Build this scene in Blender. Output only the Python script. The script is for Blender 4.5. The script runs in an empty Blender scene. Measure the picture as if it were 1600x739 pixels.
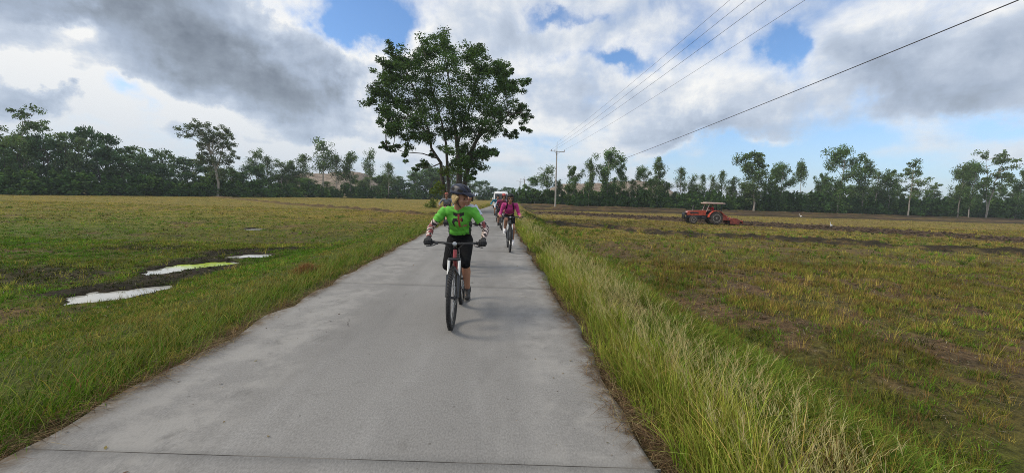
import bpy, math, random
import numpy as np
from mathutils import Vector, Matrix

rng = np.random.default_rng(11)
random.seed(5)
SC = bpy.context.scene
COL = SC.collection
R = math.radians

# ------------------------------------------------------------------ camera
F_PX, CAM_H, ROLL = 600.0, 1.55, R(1.72)
u = (770 - 800) / F_PX
v = (369.5 - 307) / F_PX
u2 = u * math.cos(ROLL) - v * math.sin(ROLL)
v2 = u * math.sin(ROLL) + v * math.cos(ROLL)
TH = math.atan(v2)
PS = math.atan(-u2 * math.cos(TH))
CF = np.array([math.sin(PS) * math.cos(TH), math.cos(PS) * math.cos(TH), -math.sin(TH)])
R0 = np.array([math.cos(PS), -math.sin(PS), 0.0])
U0 = np.cross(R0, CF)
CR = math.cos(ROLL) * R0 + math.sin(ROLL) * U0
CU = -math.sin(ROLL) * R0 + math.cos(ROLL) * U0
CC = np.array([0, 0, CAM_H])


def ray(px, py):
    return CF + (px - 800) / F_PX * CR + (369.5 - py) / F_PX * CU


def gp(px, py, z=0.0):
    d = ray(px, py)
    return CC + d * (z - CAM_H) / d[2]


def at(px, py, Y):
    d = ray(px, py)
    return CC + d * Y / d[1]


def proj(p):
    d = np.asarray(p, float) - CC
    w = d @ CF
    return 800 + F_PX * (d @ CR) / w, 369.5 - F_PX * (d @ CU) / w


cd = bpy.data.cameras.new('camera')
cam = bpy.data.objects.new('camera', cd)
COL.objects.link(cam)
cd.sensor_width = 36.0
cd.lens = 36.0 * F_PX / 1600.0
cd.clip_start = 0.05
cd.clip_end = 6000
cam.matrix_world = Matrix(((CR[0], CU[0], -CF[0], CC[0]), (CR[1], CU[1], -CF[1], CC[1]),
                           (CR[2], CU[2], -CF[2], CC[2]), (0, 0, 0, 1)))
SC.camera = cam
SC.view_settings.view_transform = 'Standard'
SC.view_settings.look = 'None'
SC.view_settings.exposure = 0.0
SC.view_settings.gamma = 1.0
SC.view_settings.use_curve_mapping = False
SC.render.engine = 'CYCLES'
SC.cycles.max_bounces = 6
SC.cycles.diffuse_bounces = 3
SC.cycles.transmission_bounces = 4
SC.cycles.transparent_max_bounces = 4
SC.cycles.caustics_reflective = False
SC.cycles.caustics_refractive = False
SC.cycles.use_denoising = True
SC.cycles.denoising_prefilter = 'NONE'
SC.cycles.filter_width = 0.9


# ------------------------------------------------------------------ node helpers
class NT:
    def __init__(self, tree):
        self.t = tree

    def n(self, typ, **kw):
        nd = self.t.nodes.new(typ)
        for k, val in kw.items():
            setattr(nd, k, val)
        return nd

    def link(self, a, b):
        self.t.links.new(a, b)

    def m(self, op, *a, clamp=False):
        nd = self.n('ShaderNodeMath', operation=op)
        nd.use_clamp = clamp
        for i, x in enumerate(a):
            if isinstance(x, (int, float)):
                nd.inputs[i].default_value = x
            else:
                self.link(x, nd.inputs[i])
        return nd.outputs[0]

    def smooth(self, x, a, b, lo=0.0, hi=1.0):
        nd = self.n('ShaderNodeMapRange', interpolation_type='SMOOTHSTEP')
        self.link(x, nd.inputs[0])
        for i, q in enumerate((a, b, lo, hi)):
            nd.inputs[i + 1].default_value = q
        return nd.outputs[0]

    def mix(self, fac, a, b, blend='MIX'):
        nd = self.n('ShaderNodeMix', data_type='RGBA', blend_type=blend)
        for sock, x in ((nd.inputs[0], fac), (nd.inputs[6], a), (nd.inputs[7], b)):
            if isinstance(x, (int, float)):
                sock.default_value = x
            elif isinstance(x, tuple):
                sock.default_value = x + (1,) if len(x) == 3 else x
            else:
                self.link(x, sock)
        return nd.outputs[2]

    def noise(self, vec, scale, detail=4, rough=0.55, dist=0.0):
        nd = self.n('ShaderNodeTexNoise')
        nd.inputs['Scale'].default_value = scale
        nd.inputs['Detail'].default_value = detail
        nd.inputs['Roughness'].default_value = rough
        nd.inputs['Distortion'].default_value = dist
        if vec is not None:
            self.link(vec, nd.inputs['Vector'])
        return nd.outputs['Fac']

    def mapping(self, vec, scale=(1, 1, 1), loc=(0, 0, 0), rot=(0, 0, 0)):
        nd = self.n('ShaderNodeMapping')
        nd.inputs['Scale'].default_value = scale
        nd.inputs['Location'].default_value = loc
        nd.inputs['Rotation'].default_value = rot
        self.link(vec, nd.inputs['Vector'])
        return nd.outputs[0]

    def ramp(self, fac, stops):
        nd = self.n('ShaderNodeValToRGB')
        el = nd.color_ramp.elements
        while len(el) < len(stops):
            el.new(0.5)
        for e, (p, c) in zip(el, stops):
            e.position = p
            e.color = c + (1,) if len(c) == 3 else c
        self.link(fac, nd.inputs[0])
        return nd.outputs[0]


def new_mat(name):
    m = bpy.data.materials.new(name)
    m.use_nodes = True
    t = NT(m.node_tree)
    b = m.node_tree.nodes['Principled BSDF']
    return m, t, b


def simple(name, col, rough=0.5, metal=0.0, var=0.12, scale=18.0, bump=0.0, coat=0.0, spec=0.5):
    m, t, b = new_mat(name)
    tc = t.n('ShaderNodeTexCoord').outputs['Object']
    nz = t.noise(tc, scale, 5, 0.6)
    lo = tuple(c * (1 - var) for c in col)
    hi = tuple(min(1, c * (1 + var)) for c in col)
    t.link(t.mix(t.smooth(nz, 0.3, 0.7), lo, hi), b.inputs['Base Color'])
    b.inputs['Roughness'].default_value = rough
    b.inputs['Metallic'].default_value = metal
    b.inputs['Coat Weight'].default_value = coat
    b.inputs['Specular IOR Level'].default_value = spec
    if bump:
        bp = t.n('ShaderNodeBump')
        bp.inputs['Strength'].default_value = bump
        bp.inputs['Distance'].default_value = 0.01
        t.link(nz, bp.inputs['Height'])
        t.link(bp.outputs[0], b.inputs['Normal'])
    return m


def leaf_mat(name, transl=0.35, rough=0.55, spec=0.25):
    m, t, b = new_mat(name)
    at_ = t.n('ShaderNodeAttribute', attribute_name='col')
    t.link(at_.outputs['Color'], b.inputs['Base Color'])
    b.inputs['Roughness'].default_value = rough
    b.inputs['Specular IOR Level'].default_value = spec
    tr = t.n('ShaderNodeBsdfTranslucent')
    t.link(t.mix(1.0, at_.outputs['Color'], (1.0, 1.05, 0.6), 'MULTIPLY'), tr.inputs[0])
    mx = t.n('ShaderNodeMixShader')
    mx.inputs[0].default_value = transl
    t.link(b.outputs[0], mx.inputs[1])
    t.link(tr.outputs[0], mx.inputs[2])
    t.link(mx.outputs[0], m.node_tree.nodes['Material Output'].inputs[0])
    return m


# ------------------------------------------------------------------ object helpers
def tag(o, label=None, cat=None, group=None, kind=None):
    if label:
        o['label'] = label
    if cat:
        o['category'] = cat
    if group:
        o['group'] = group
    if kind:
        o['kind'] = kind
    return o


def thing(name, label, cat, loc=(0, 0, 0), rz=0.0, group=None):
    o = bpy.data.objects.new(name, None)
    o.empty_display_size = 0.2
    COL.objects.link(o)
    o.location = loc
    o.rotation_euler = (0, 0, rz)
    return tag(o, label, cat, group)


def link_mesh(name, me, parent=None, loc=None):
    o = bpy.data.objects.new(name, me)
    COL.objects.link(o)
    if parent is not None:
        o.parent = parent
    if loc is not None:
        o.location = loc
    return o


def np_mesh(name, V, Fq, mat, col=None, smooth=False):
    """V (n,3), Fq (k,3 or 4)"""
    me = bpy.data.meshes.new(name)
    V = np.ascontiguousarray(V, np.float32)
    Fq = np.ascontiguousarray(Fq, np.int32)
    k, s = Fq.shape
    me.vertices.add(len(V))
    me.vertices.foreach_set('co', V.ravel())
    me.loops.add(k * s)
    me.loops.foreach_set('vertex_index', Fq.ravel())
    me.polygons.add(k)
    me.polygons.foreach_set('loop_start', np.arange(k, dtype=np.int32) * s)
    me.update(calc_edges=True)
    if col is not None:
        a = me.color_attributes.new('col', 'FLOAT_COLOR', 'POINT')
        c = np.ones((len(V), 4), np.float32)
        c[:, :3] = col
        a.data.foreach_set('color', c.ravel())
    if smooth:
        me.polygons.foreach_set('use_smooth', np.ones(k, bool))
    me.materials.append(mat)
    return me


def frame_of(d):
    d = d / (np.linalg.norm(d) + 1e-9)
    a = np.array([0, 0, 1.0]) if abs(d[2]) < 0.9 else np.array([1.0, 0, 0])
    s = np.cross(d, a)
    s /= np.linalg.norm(s)
    return d, s, np.cross(s, d)


class MB:
    def __init__(self):
        self.v, self.f, self.mi = [], [], []

    def add(self, V, Fs, mi=0):
        b = len(self.v)
        self.v += [tuple(float(q) for q in p) for p in V]
        self.f += [tuple(i + b for i in f) for f in Fs]
        self.mi += [mi] * len(Fs)
        return self

    def box(self, c, s, rot=None, mi=0, bev=0.0, taper=(1, 1)):
        c = np.array(c, float)
        s = np.array(s, float) / 2
        if bev <= 0:
            V = np.array([[x, y, z] for z in (-1, 1) for y in (-1, 1) for x in (-1, 1)], float)
            V[4:, 0] *= taper[0]
            V[4:, 1] *= taper[1]
            V = V * s
            Fs = [(0, 2, 3, 1), (4, 5, 7, 6), (0, 1, 5, 4), (2, 6, 7, 3), (0, 4, 6, 2), (1, 3, 7, 5)]
        else:
            b = min(bev, min(s) * 0.95)
            ring = []
            for cx, cy, a0 in ((1, 1, 0), (-1, 1, 90), (-1, -1, 180), (1, -1, 270)):
                for a in (0, 45, 90):
                    ang = R(a0 + a)
                    ring.append((cx * (s[0] - b), cy * (s[1] - b), math.cos(ang), math.sin(ang)))
            V = []
            for z, k in ((-s[2], 0.25), (-s[2] + b, 1.0), (s[2] - b, 1.0), (s[2], 0.25)):
                tx, ty = (taper if z > 0 else (1, 1))
                for x, y, ca, sa in ring:
                    V.append(((x + b * k * ca) * tx, (y + b * k * sa) * ty, z))
            V = np.array(V)
            n = 12
            Fs = []
            for r in range(3):
                for i in range(n):
                    j = (i + 1) % n
                    Fs.append((r * n + i, r * n + j, (r + 1) * n + j, (r + 1) * n + i))
            Fs.append(tuple(range(n - 1, -1, -1)))
            Fs.append(tuple(range(3 * n, 4 * n)))
        if rot is not None:
            V = V @ np.array(rot).T
        return self.add(V + c, Fs, mi)

    def tube(self, pts, rad, n=8, mi=0, closed=False, cap=True, squash=None):
        pts = [np.array(p, float) for p in pts]
        k = len(pts)
        if isinstance(rad, (int, float)):
            rad = [rad] * k
        V = []
        prev = None
        for i in range(k):
            if closed:
                d = pts[(i + 1) % k] - pts[i - 1]
            else:
                d = pts[min(i + 1, k - 1)] - pts[max(i - 1, 0)]
            d, s, t = frame_of(d)
            if prev is not None:
                s = prev - d * (prev @ d)
                s /= np.linalg.norm(s) + 1e-9
                t = np.cross(s, d)
            prev = s
            for j in range(n):
                a = 2 * math.pi * j / n
                V.append(pts[i] + rad[i] * (math.cos(a) * s + math.sin(a) * t))
        Fs = []
        for i in range(k if closed else k - 1):
            i2 = (i + 1) % k
            for j in range(n):
                j2 = (j + 1) % n
                Fs.append((i * n + j, i * n + j2, i2 * n + j2, i2 * n + j))
        if cap and not closed:
            Fs.append(tuple(range(n - 1, -1, -1)))
            Fs.append(tuple((k - 1) * n + j for j in range(n)))
        return self.add(V, Fs, mi)

    def ring(self, c, axis, Rr, r, N=40, n=10, mi=0, flat=1.0):
        d, s, t = frame_of(np.array(axis, float))
        V = []
        for i in range(N):
            a = 2 * math.pi * i / N
            e = math.cos(a) * s + math.sin(a) * t
            for j in range(n):
                b = 2 * math.pi * j / n
                V.append(np.array(c) + e * (Rr + r * math.cos(b)) + d * r * flat * math.sin(b))
        Fs = [(i * n + j, ((i + 1) % N) * n + j, ((i + 1) % N) * n + (j + 1) % n, i * n + (j + 1) % n)
              for i in range(N) for j in range(n)]
        return self.add(V, Fs, mi)

    def disc_stack(self, c, axis, prof, n=24, mi=0):
        """lathe: prof list of (offset along axis, radius)"""
        d, s, t = frame_of(np.array(axis, float))
        V = []
        for o, r in prof:
            for j in range(n):
                a = 2 * math.pi * j / n
                V.append(np.array(c, float) + d * o + r * (math.cos(a) * s + math.sin(a) * t))
        k = len(prof)
        Fs = [(i * n + j, i * n + (j + 1) % n, (i + 1) * n + (j + 1) % n, (i + 1) * n + j)
              for i in range(k - 1) for j in range(n)]
        Fs.append(tuple(range(n - 1, -1, -1)))
        Fs.append(tuple((k - 1) * n + j for j in range(n)))
        return self.add(V, Fs, mi)

    def ell(self, c, r, nu=16, nv=10, rot=None, mi=0, zmin=-1.0):
        V = []
        for i in range(nv + 1):
            th = math.pi * i / nv
            for j in range(nu):
                ph = 2 * math.pi * j / nu
                V.append((math.sin(th) * math.cos(ph) * r[0], math.sin(th) * math.sin(ph) * r[1],
                          max(zmin, math.cos(th)) * r[2]))
        V = np.array(V)
        if rot is not None:
            V = V @ np.array(rot).T
        V = V + np.array(c, float)
        Fs = [(i * nu + j, (i + 1) * nu + j, (i + 1) * nu + (j + 1) % nu, i * nu + (j + 1) % nu)
              for i in range(nv) for j in range(nu)]
        return self.add(V, Fs, mi)

    def prism(self, poly, x0, x1, axis='x', mi=0):
        """poly: (a,b) points; extruded along axis from x0 to x1"""
        n = len(poly)
        V = []
        for q in (x0, x1):
            for a, b in poly:
                V.append({'x': (q, a, b), 'y': (a, q, b), 'z': (a, b, q)}[axis])
        Fs = [(i, (i + 1) % n, n + (i + 1) % n, n + i) for i in range(n)]
        Fs += [tuple(range(n - 1, -1, -1)), tuple(range(n, 2 * n))]
        return self.add(V, Fs, mi)

    def mesh(self, name, mats, smooth=None):
        me = bpy.data.meshes.new(name)
        me.from_pydata(self.v, [], self.f)
        me.validate()
        for m in (mats if isinstance(mats, (list, tuple)) else [mats]):
            me.materials.append(m)
        if len(self.mi) == len(me.polygons):
            me.polygons.foreach_set('material_index', self.mi)
        import bmesh
        bm = bmesh.new()
        bm.from_mesh(me)
        bmesh.ops.recalc_face_normals(bm, faces=bm.faces)
        bm.to_mesh(me)
        bm.free()
        if smooth is not None:
            me.shade_smooth() if hasattr(me, 'shade_smooth') else None
            if smooth < 180:
                me.set_sharp_from_angle(angle=R(smooth))
        return me

    def build(self, name, mats, parent=None, smooth=40, loc=None):
        return link_mesh(name, self.mesh(name, mats, smooth), parent, loc)

    def fuse(self, name, mat, parent=None, voxel=0.01, it=4, fac=0.5):
        """one continuous surface out of overlapping closed shapes"""
        me = self.mesh(name, mat)
        tmp = link_mesh(name, me)
        md = tmp.modifiers.new('r', 'REMESH')
        md.mode = 'VOXEL'
        md.voxel_size = voxel
        if it:
            sm = tmp.modifiers.new('s', 'SMOOTH')
            sm.factor = fac
            sm.iterations = it
        dg = bpy.context.evaluated_depsgraph_get()
        out = bpy.data.meshes.new_from_object(tmp.evaluated_get(dg))
        bpy.data.objects.remove(tmp)
        bpy.data.meshes.remove(me)
        out.name = name
        out.polygons.foreach_set('use_smooth', np.ones(len(out.polygons), bool))
        if not out.materials:
            out.materials.append(mat)
        return link_mesh(name, out, parent)


# ------------------------------------------------------------------ numpy noise
_perm = np.random.default_rng(3).random((256, 256))


def vnoise(x, y):
    xi = np.floor(x).astype(int)
    yi = np.floor(y).astype(int)
    fx = x - xi
    fy = y - yi
    fx = fx * fx * (3 - 2 * fx)
    fy = fy * fy * (3 - 2 * fy)
    a = _perm[xi % 256, yi % 256]
    b = _perm[(xi + 1) % 256, yi % 256]
    c = _perm[xi % 256, (yi + 1) % 256]
    d = _perm[(xi + 1) % 256, (yi + 1) % 256]
    return (a * (1 - fx) + b * fx) * (1 - fy) + (c * (1 - fx) + d * fx) * fy


def fbm(x, y, o=4):
    s, a, t = 0, 0.5, 0
    for i in range(o):
        s = s + a * vnoise(x * 2 ** i + 17.3 * i, y * 2 ** i + 9.1 * i)
        t += a
        a *= 0.5
    return s / t


def sstep(x, a, b):
    t = np.clip((x - a) / (b - a), 0, 1)
    return t * t * (3 - 2 * t)


def dpoly(x, y, pts):
    """distance to polyline and parameter 0..1 along it"""
    best = np.full(x.shape, 1e9)
    par = np.zeros(x.shape)
    n = len(pts) - 1
    for i in range(n):
        a = np.array(pts[i][:2])
        b = np.array(pts[i + 1][:2])
        ab = b - a
        t = np.clip(((x - a[0]) * ab[0] + (y - a[1]) * ab[1]) / (ab @ ab), 0, 1)
        d = np.hypot(x - a[0] - t * ab[0], y - a[1] - t * ab[1])
        m = d < best
        best = np.where(m, d, best)
        par = np.where(m, (i + t) / n, par)
    return best, par


# ------------------------------------------------------------------ terrain model
XL, XR = -2.71, 1.05
ZL, ZR = -0.5, -0.85


def xo(y):
    y = np.asarray(y, float)
    q = np.clip(y - 12, 0, 38)
    return 0.0011 * q * q + np.clip(y - 50, 0, 1e9) * 0.06


PUD = [  # centre line, half width
    ([gp(108, 473, ZL), gp(150, 464, ZL), gp(200, 455, ZL), gp(262, 444, ZL)], 0.50),
    ([gp(228, 429, ZL), gp(290, 415, ZL), gp(330, 411, ZL), gp(373, 409, ZL)], 0.55),
    ([gp(352, 400, ZL), gp(390, 398.5, ZL), gp(432, 396, ZL)], 0.42),
    ([gp(378, 358, ZL), gp(398, 357.5, ZL), gp(417, 357, ZL)], 0.65),
]
RID_L = [gp(330, 307, ZL + .25), gp(480, 321.5, ZL + .1), gp(560, 328, ZL), gp(640, 334.5, ZL), gp(684, 338.5, ZL)]
PLOW = [gp(868, 333, ZR), gp(1060, 343, ZR), gp(1150, 349, ZR), gp(1300, 357, ZR), gp(1600, 376, ZR), gp(1800, 389, ZR)]
RID_R = [gp(840, 347, ZR), gp(960, 357, ZR), gp(1060, 367, ZR), gp(1250, 376, ZR), gp(1420, 388, ZR), gp(1600, 397, ZR), gp(1800, 409, ZR)]


def puddle_field(x, y):
    """1 in the middle of a puddle, 0 at its rim, negative outside"""
    best = np.full(x.shape, -9.0)
    n = (fbm(x * 2.1, y * 2.1, 3) - 0.5) + 1.1 * (fbm(x * 6.5, y * 6.5, 3) - 0.5)
    for pts, hw in PUD:
        d, t = dpoly(x, y, pts)
        w = 0.95 * hw * (0.16 + 0.84 * np.sin(np.pi * np.clip(t, 0.0, 1.0)) ** 0.7)
        best = np.maximum(best, 1 - d / w + n * 1.1)
    return best


def terrain(x, y):
    x = np.asarray(x, float)
    y = np.asarray(y, float)
    xs = x - xo(y)
    # left side
    zl = ZL * (1 - 0.75 * sstep(y, 45, 120))
    dl = XL - xs
    left = -0.05 + (zl + 0.05) * sstep(dl, 0.5, 4.2)
    left = left + 0.03 * np.exp(-((dl - 0.35) / 0.3) ** 2)
    # right side
    zr = ZR
    dr = xs - XR
    # bank with the tree line
    bank = sstep(y, 76, 84) * 0.45 + sstep(y, 86, 92) * 0.5
    zr = zr + bank * (1.0)
    rn = fbm(x * 0.4, y * 0.2 + 3, 3)
    zr = zr + (0.30 + 0.5 * rn) * (np.exp(-((y - 77 - 3 * (rn - .5)) / 1.1) ** 2) + 0.8 * np.exp(-((y - 86 - 3 * (rn - .5)) / 1.2) ** 2))
    right = -0.05 + (zr + 0.05) * sstep(dr, 0.9, 3.6) - 0.08 * np.exp(-((dr - 3.6) / 0.6) ** 2)
    z = np.where(xs < -0.8, left, right)
    mid = sstep(dl, -0.02, 0.06) + sstep(dr, -0.02, 0.06)
    z = np.where((dl < 0) & (dr < 0), -0.06, z)
    off = np.clip(sstep(dl, 0.3, 2) + sstep(dr, 0.3, 2), 0, 1)
    near = np.clip(1 - y / 60, 0.25, 1)
    z = z + off * (0.10 * (fbm(x * 0.55, y * 0.55, 4) - 0.5) + 0.07 * (fbm(x * 2.7, y * 2.7, 3) - 0.5))
    # ridges
    d, _ = dpoly(x, y, RID_L)
    nr = fbm(x * 1.3 + 40, y * 1.3, 3)
    z = z + off * 0.55 * nr * np.exp(-(d / 0.6) ** 2)
    d, _ = dpoly(x, y, RID_R)
    z = z + off * 0.5 * nr * np.exp(-(d / 0.8) ** 2)
    d, _ = dpoly(x, y, PLOW)
    z = z + off * sstep(-d, -6.2, -5.0) * (0.42 * (fbm(x * 1.1, y * 2.4, 3) - 0.4))
    # flatten by the puddles, then dip under the water
    p = puddle_field(x, y)
    k = sstep(p, -1.6, -0.2)
    z = z * (1 - k) + (ZL - 0.005 + 0.05 * (fbm(x * 3, y * 3, 3) - 0.5)) * k
    z = z - 0.10 * sstep(p, -0.12, 0.35)
    return z


def ground_masks(x, y):
    """soil, dark mud, lush, dry: 0..1 each"""
    xs = x - xo(y)
    dl = XL - xs
    dr = xs - XR
    n1 = fbm(x * 0.35, y * 0.35, 5)
    n2 = fbm(x * 1.3 + 7, y * 1.3 + 3, 4)
    n3 = fbm(x * 0.12 + 30, y * 0.12 + 11, 4)
    leftside = xs < -0.8
    soil = np.where(leftside, 0.0, sstep(n1 * 0.6 + n2 * 0.4, 0.49, 0.59) * sstep(dr, 2.4, 3.8) * (0.95 - 0.5 * sstep(y, 10, 30)))
    soil = np.maximum(soil, np.where(leftside, sstep(n1 * 0.5 + n2 * 0.5, 0.57, 0.66) * sstep(dl, 3, 5) * 0.75 * (1 - 0.6 * sstep(y, 20, 50)), 0))
    d, _ = dpoly(x, y, PLOW)
    plow = sstep(-d + 3.0 * (n2 - 0.5), -6.0, -4.8)
    soil = np.maximum(soil, plow)
    plowm = plow
    d, _ = dpoly(x, y, RID_L)
    rl = sstep(-d + 1.0 * (n2 - 0.5), -1.0, -0.4)
    soil = np.maximum(soil, rl * 0.95)
    d, _ = dpoly(x, y, RID_R)
    rr = sstep(-d + 2.4 * (n2 - 0.5), -1.8, -1.0)
    soil = np.maximum(soil, rr * 0.8)
    # bank on the right: bands of bare earth
    bk = sstep(y, 73, 76) * (1 - sstep(y, 96, 100)) * (~leftside)
    soil = np.maximum(soil, bk * (0.6 + 0.4 * sstep(n2, 0.35, 0.6)))
    # strip of bare ground at the foot of the wood on the left
    # straw and earth along the slab edges
    ed = np.maximum(np.exp(-(np.clip(dl, 0, 9) / 0.16) ** 2) * (dl > -0.1), np.exp(-(np.clip(dr, 0, 9) / (0.16 + 0.25 * sstep(n1, .4, .6))) ** 2) * (dr > -0.1))
    soil = np.maximum(soil, ed * (0.45 + 0.55 * sstep(n2, .4, .6)))
    p = puddle_field(x, y)
    mud_shade = sstep(p, -1.0, -0.3) * sstep(n2 + 0.2 * (p > -0.5), 0.35, 0.6)
    mud_shade = np.maximum(mud_shade, rr * 0.9 * sstep(n2, 0.32, 0.52))
    mud_shade = np.maximum(mud_shade, plowm * (0.15 + 0.4 * sstep(n2, 0.4, 0.6)))
    for yb, wb in ((75.5, 1.3), (84.5, 1.2)):  # dark earth of the bank's steps, with their shade put into the colour
        mud_shade = np.maximum(mud_shade, (~leftside) * 0.8 * np.exp(-((y - yb - 3.0 * (n3 - .5)) / wb) ** 2))
    # dark trampled patches left of the puddles
    q = np.exp(-(((x + 10.5) / 3.2) ** 2 + ((y - 8.8) / 2.0) ** 2)) + 0.8 * np.exp(-(((x + 6.0) / 2.2) ** 2 + ((y - 14.0) / 1.6) ** 2)) \
        + 0.7 * np.exp(-(((x + 11.5) / 3.0) ** 2 + ((y - 13.5) / 1.6) ** 2))
    mud_shade = np.maximum(mud_shade, sstep(q * (0.4 + n2), 0.38, 0.75) * 0.8)
    # muddy band behind and between the puddles
    d, _ = dpoly(x, y, [gp(140, 455, ZL), gp(240, 437, ZL), gp(330, 395, ZL), gp(460, 388, ZL)])
    mud_shade = np.maximum(mud_shade, sstep(-d + 1.4 * (n2 - 0.5), -0.70, -0.25))
    d, _ = dpoly(x, y, [gp(250, 436, ZL), gp(300, 427, ZL), gp(345, 415, ZL)])
    mud_shade = np.maximum(mud_shade, sstep(-d + 1.0 * (n2 - 0.5), -0.6, -0.2))
    lush = np.where(leftside, np.clip(1 - sstep(dl, 2.0, 6.0) * 0.5 - 0.8 * sstep(y, 9, 30) + 0.5 * (n3 - 0.5) + sstep(-x, 9, 18) * 0.5, 0, 1),
                    np.clip(np.exp(-((dr - 3.3) / 1.1) ** 2) * 0.9 + sstep(n3 * .5 + n1 * .5, 0.52, 0.62) * 0.45 - 0.25 * sstep(y, 10, 30), 0, 1))
    dry = np.clip(sstep(n1 * 0.5 + n3 * 0.5, 0.42, 0.6) * 0.6 + 0.65 * sstep(y, 14, 45), 0, 1)
    return soil, mud_shade, lush, dry


C_LUSH = np.array([0.110, 0.165, 0.020])
C_OLIVE = np.array([0.165, 0.160, 0.034])
C_DRY = np.array([0.255, 0.196, 0.050])
C_SOIL = np.array([0.120, 0.080, 0.050])
C_MUD = np.array([0.030, 0.025, 0.017])


def ground_colour(x, y):
    soil, mud_shade, lush, dry = ground_masks(x, y)
    c = C_OLIVE + (C_DRY - C_OLIVE) * dry[:, None]
    c = c + (C_LUSH - c) * (lush * (1 - 0.5 * dry))[:, None]
    bare = 1 - sstep(np.hypot(x, y), 9, 38)
    thatch = np.array([0.062, 0.050, 0.022]) + (np.array([0.050, 0.062, 0.014]) - np.array([0.062, 0.050, 0.022])) * lush[:, None]
    c = c + (thatch - c) * (0.72 * bare)[:, None]
    c = c + (C_SOIL - c) * soil[:, None]
    c = c + (C_MUD - c) * mud_shade[:, None]
    return c


def axis_grid(pts):
    out = [pts[0][0]]
    for (a, s0), (b, s1) in zip(pts[:-1], pts[1:]):
        p = a
        while p < b:
            f = (p - a) / (b - a)
            p += s0 + (s1 - s0) * f
            out.append(min(p, b))
    return np.array(sorted(set(np.round(out, 4))))


gx = axis_grid([(-900, 150), (-300, 60), (-110, 3.0), (-40, 0.7), (-13, 0.11), (8, 0.11), (40, 0.7), (110, 3.0), (300, 60), (900, 150)])
gy = axis_grid([(-60, 5), (-2, 0.3), (1, 0.1), (16, 0.11), (50, 0.45), (105, 0.9), (200, 8), (400, 60), (900, 150)])
GX, GY = np.meshgrid(gx, gy)
px_, py_ = GX.ravel(), GY.ravel()
pz_ = terrain(px_, py_)
nx, ny = len(gx), len(gy)
idx = np.arange(nx * ny).reshape(ny, nx)
quads = np.stack([idx[:-1, :-1], idx[:-1, 1:], idx[1:, 1:], idx[1:, :-1]], -1).reshape(-1, 4)

m_ground, t, b = new_mat('field_ground')
ac = t.n('ShaderNodeAttribute', attribute_name='col').outputs['Color']
tc = t.n('ShaderNodeTexCoord').outputs['Object']
nA = t.noise(tc, 9.0, 6, 0.65)
nB = t.noise(t.mapping(tc, (0.8, 1.1, 1)), 1.1, 7, 0.72)
nC = t.noise(tc, 40.0, 3, 0.6)
c1 = t.mix(t.smooth(nA, 0.3, 0.7), (0.45, 0.45, 0.42), (1.35, 1.3, 1.2))
c2 = t.mix(t.smooth(nB, 0.32, 0.68), (0.66, 0.74, 0.62), (1.25, 1.16, 1.1))
c3 = t.mix(t.smooth(nC, 0.3, 0.7), (0.7, 0.7, 0.7), (1.2, 1.2, 1.2))
cc = t.mix(1.0, t.mix(1.0, t.mix(1.0, ac, c1, 'MULTIPLY'), c2, 'MULTIPLY'), c3, 'MULTIPLY')
t.link(cc, b.inputs['Base Color'])
b.inputs['Roughness'].default_value = 0.95
b.inputs['Specular IOR Level'].default_value = 0.15
bp = t.n('ShaderNodeBump')
bp.inputs['Strength'].default_value = 0.8
bp.inputs['Distance'].default_value = 0.06
t.link(t.m('ADD', nA, t.m('MULTIPLY', nC, 0.4)), bp.inputs['Height'])
t.link(bp.outputs[0], b.inputs['Normal'])
g = link_mesh('ground', np_mesh('ground', np.stack([px_, py_, pz_], 1), quads, m_ground, ground_colour(px_, py_), True))
tag(g, 'flat harvested paddy fields with bare soil patches on both sides', 'ground', kind='structure')

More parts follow.
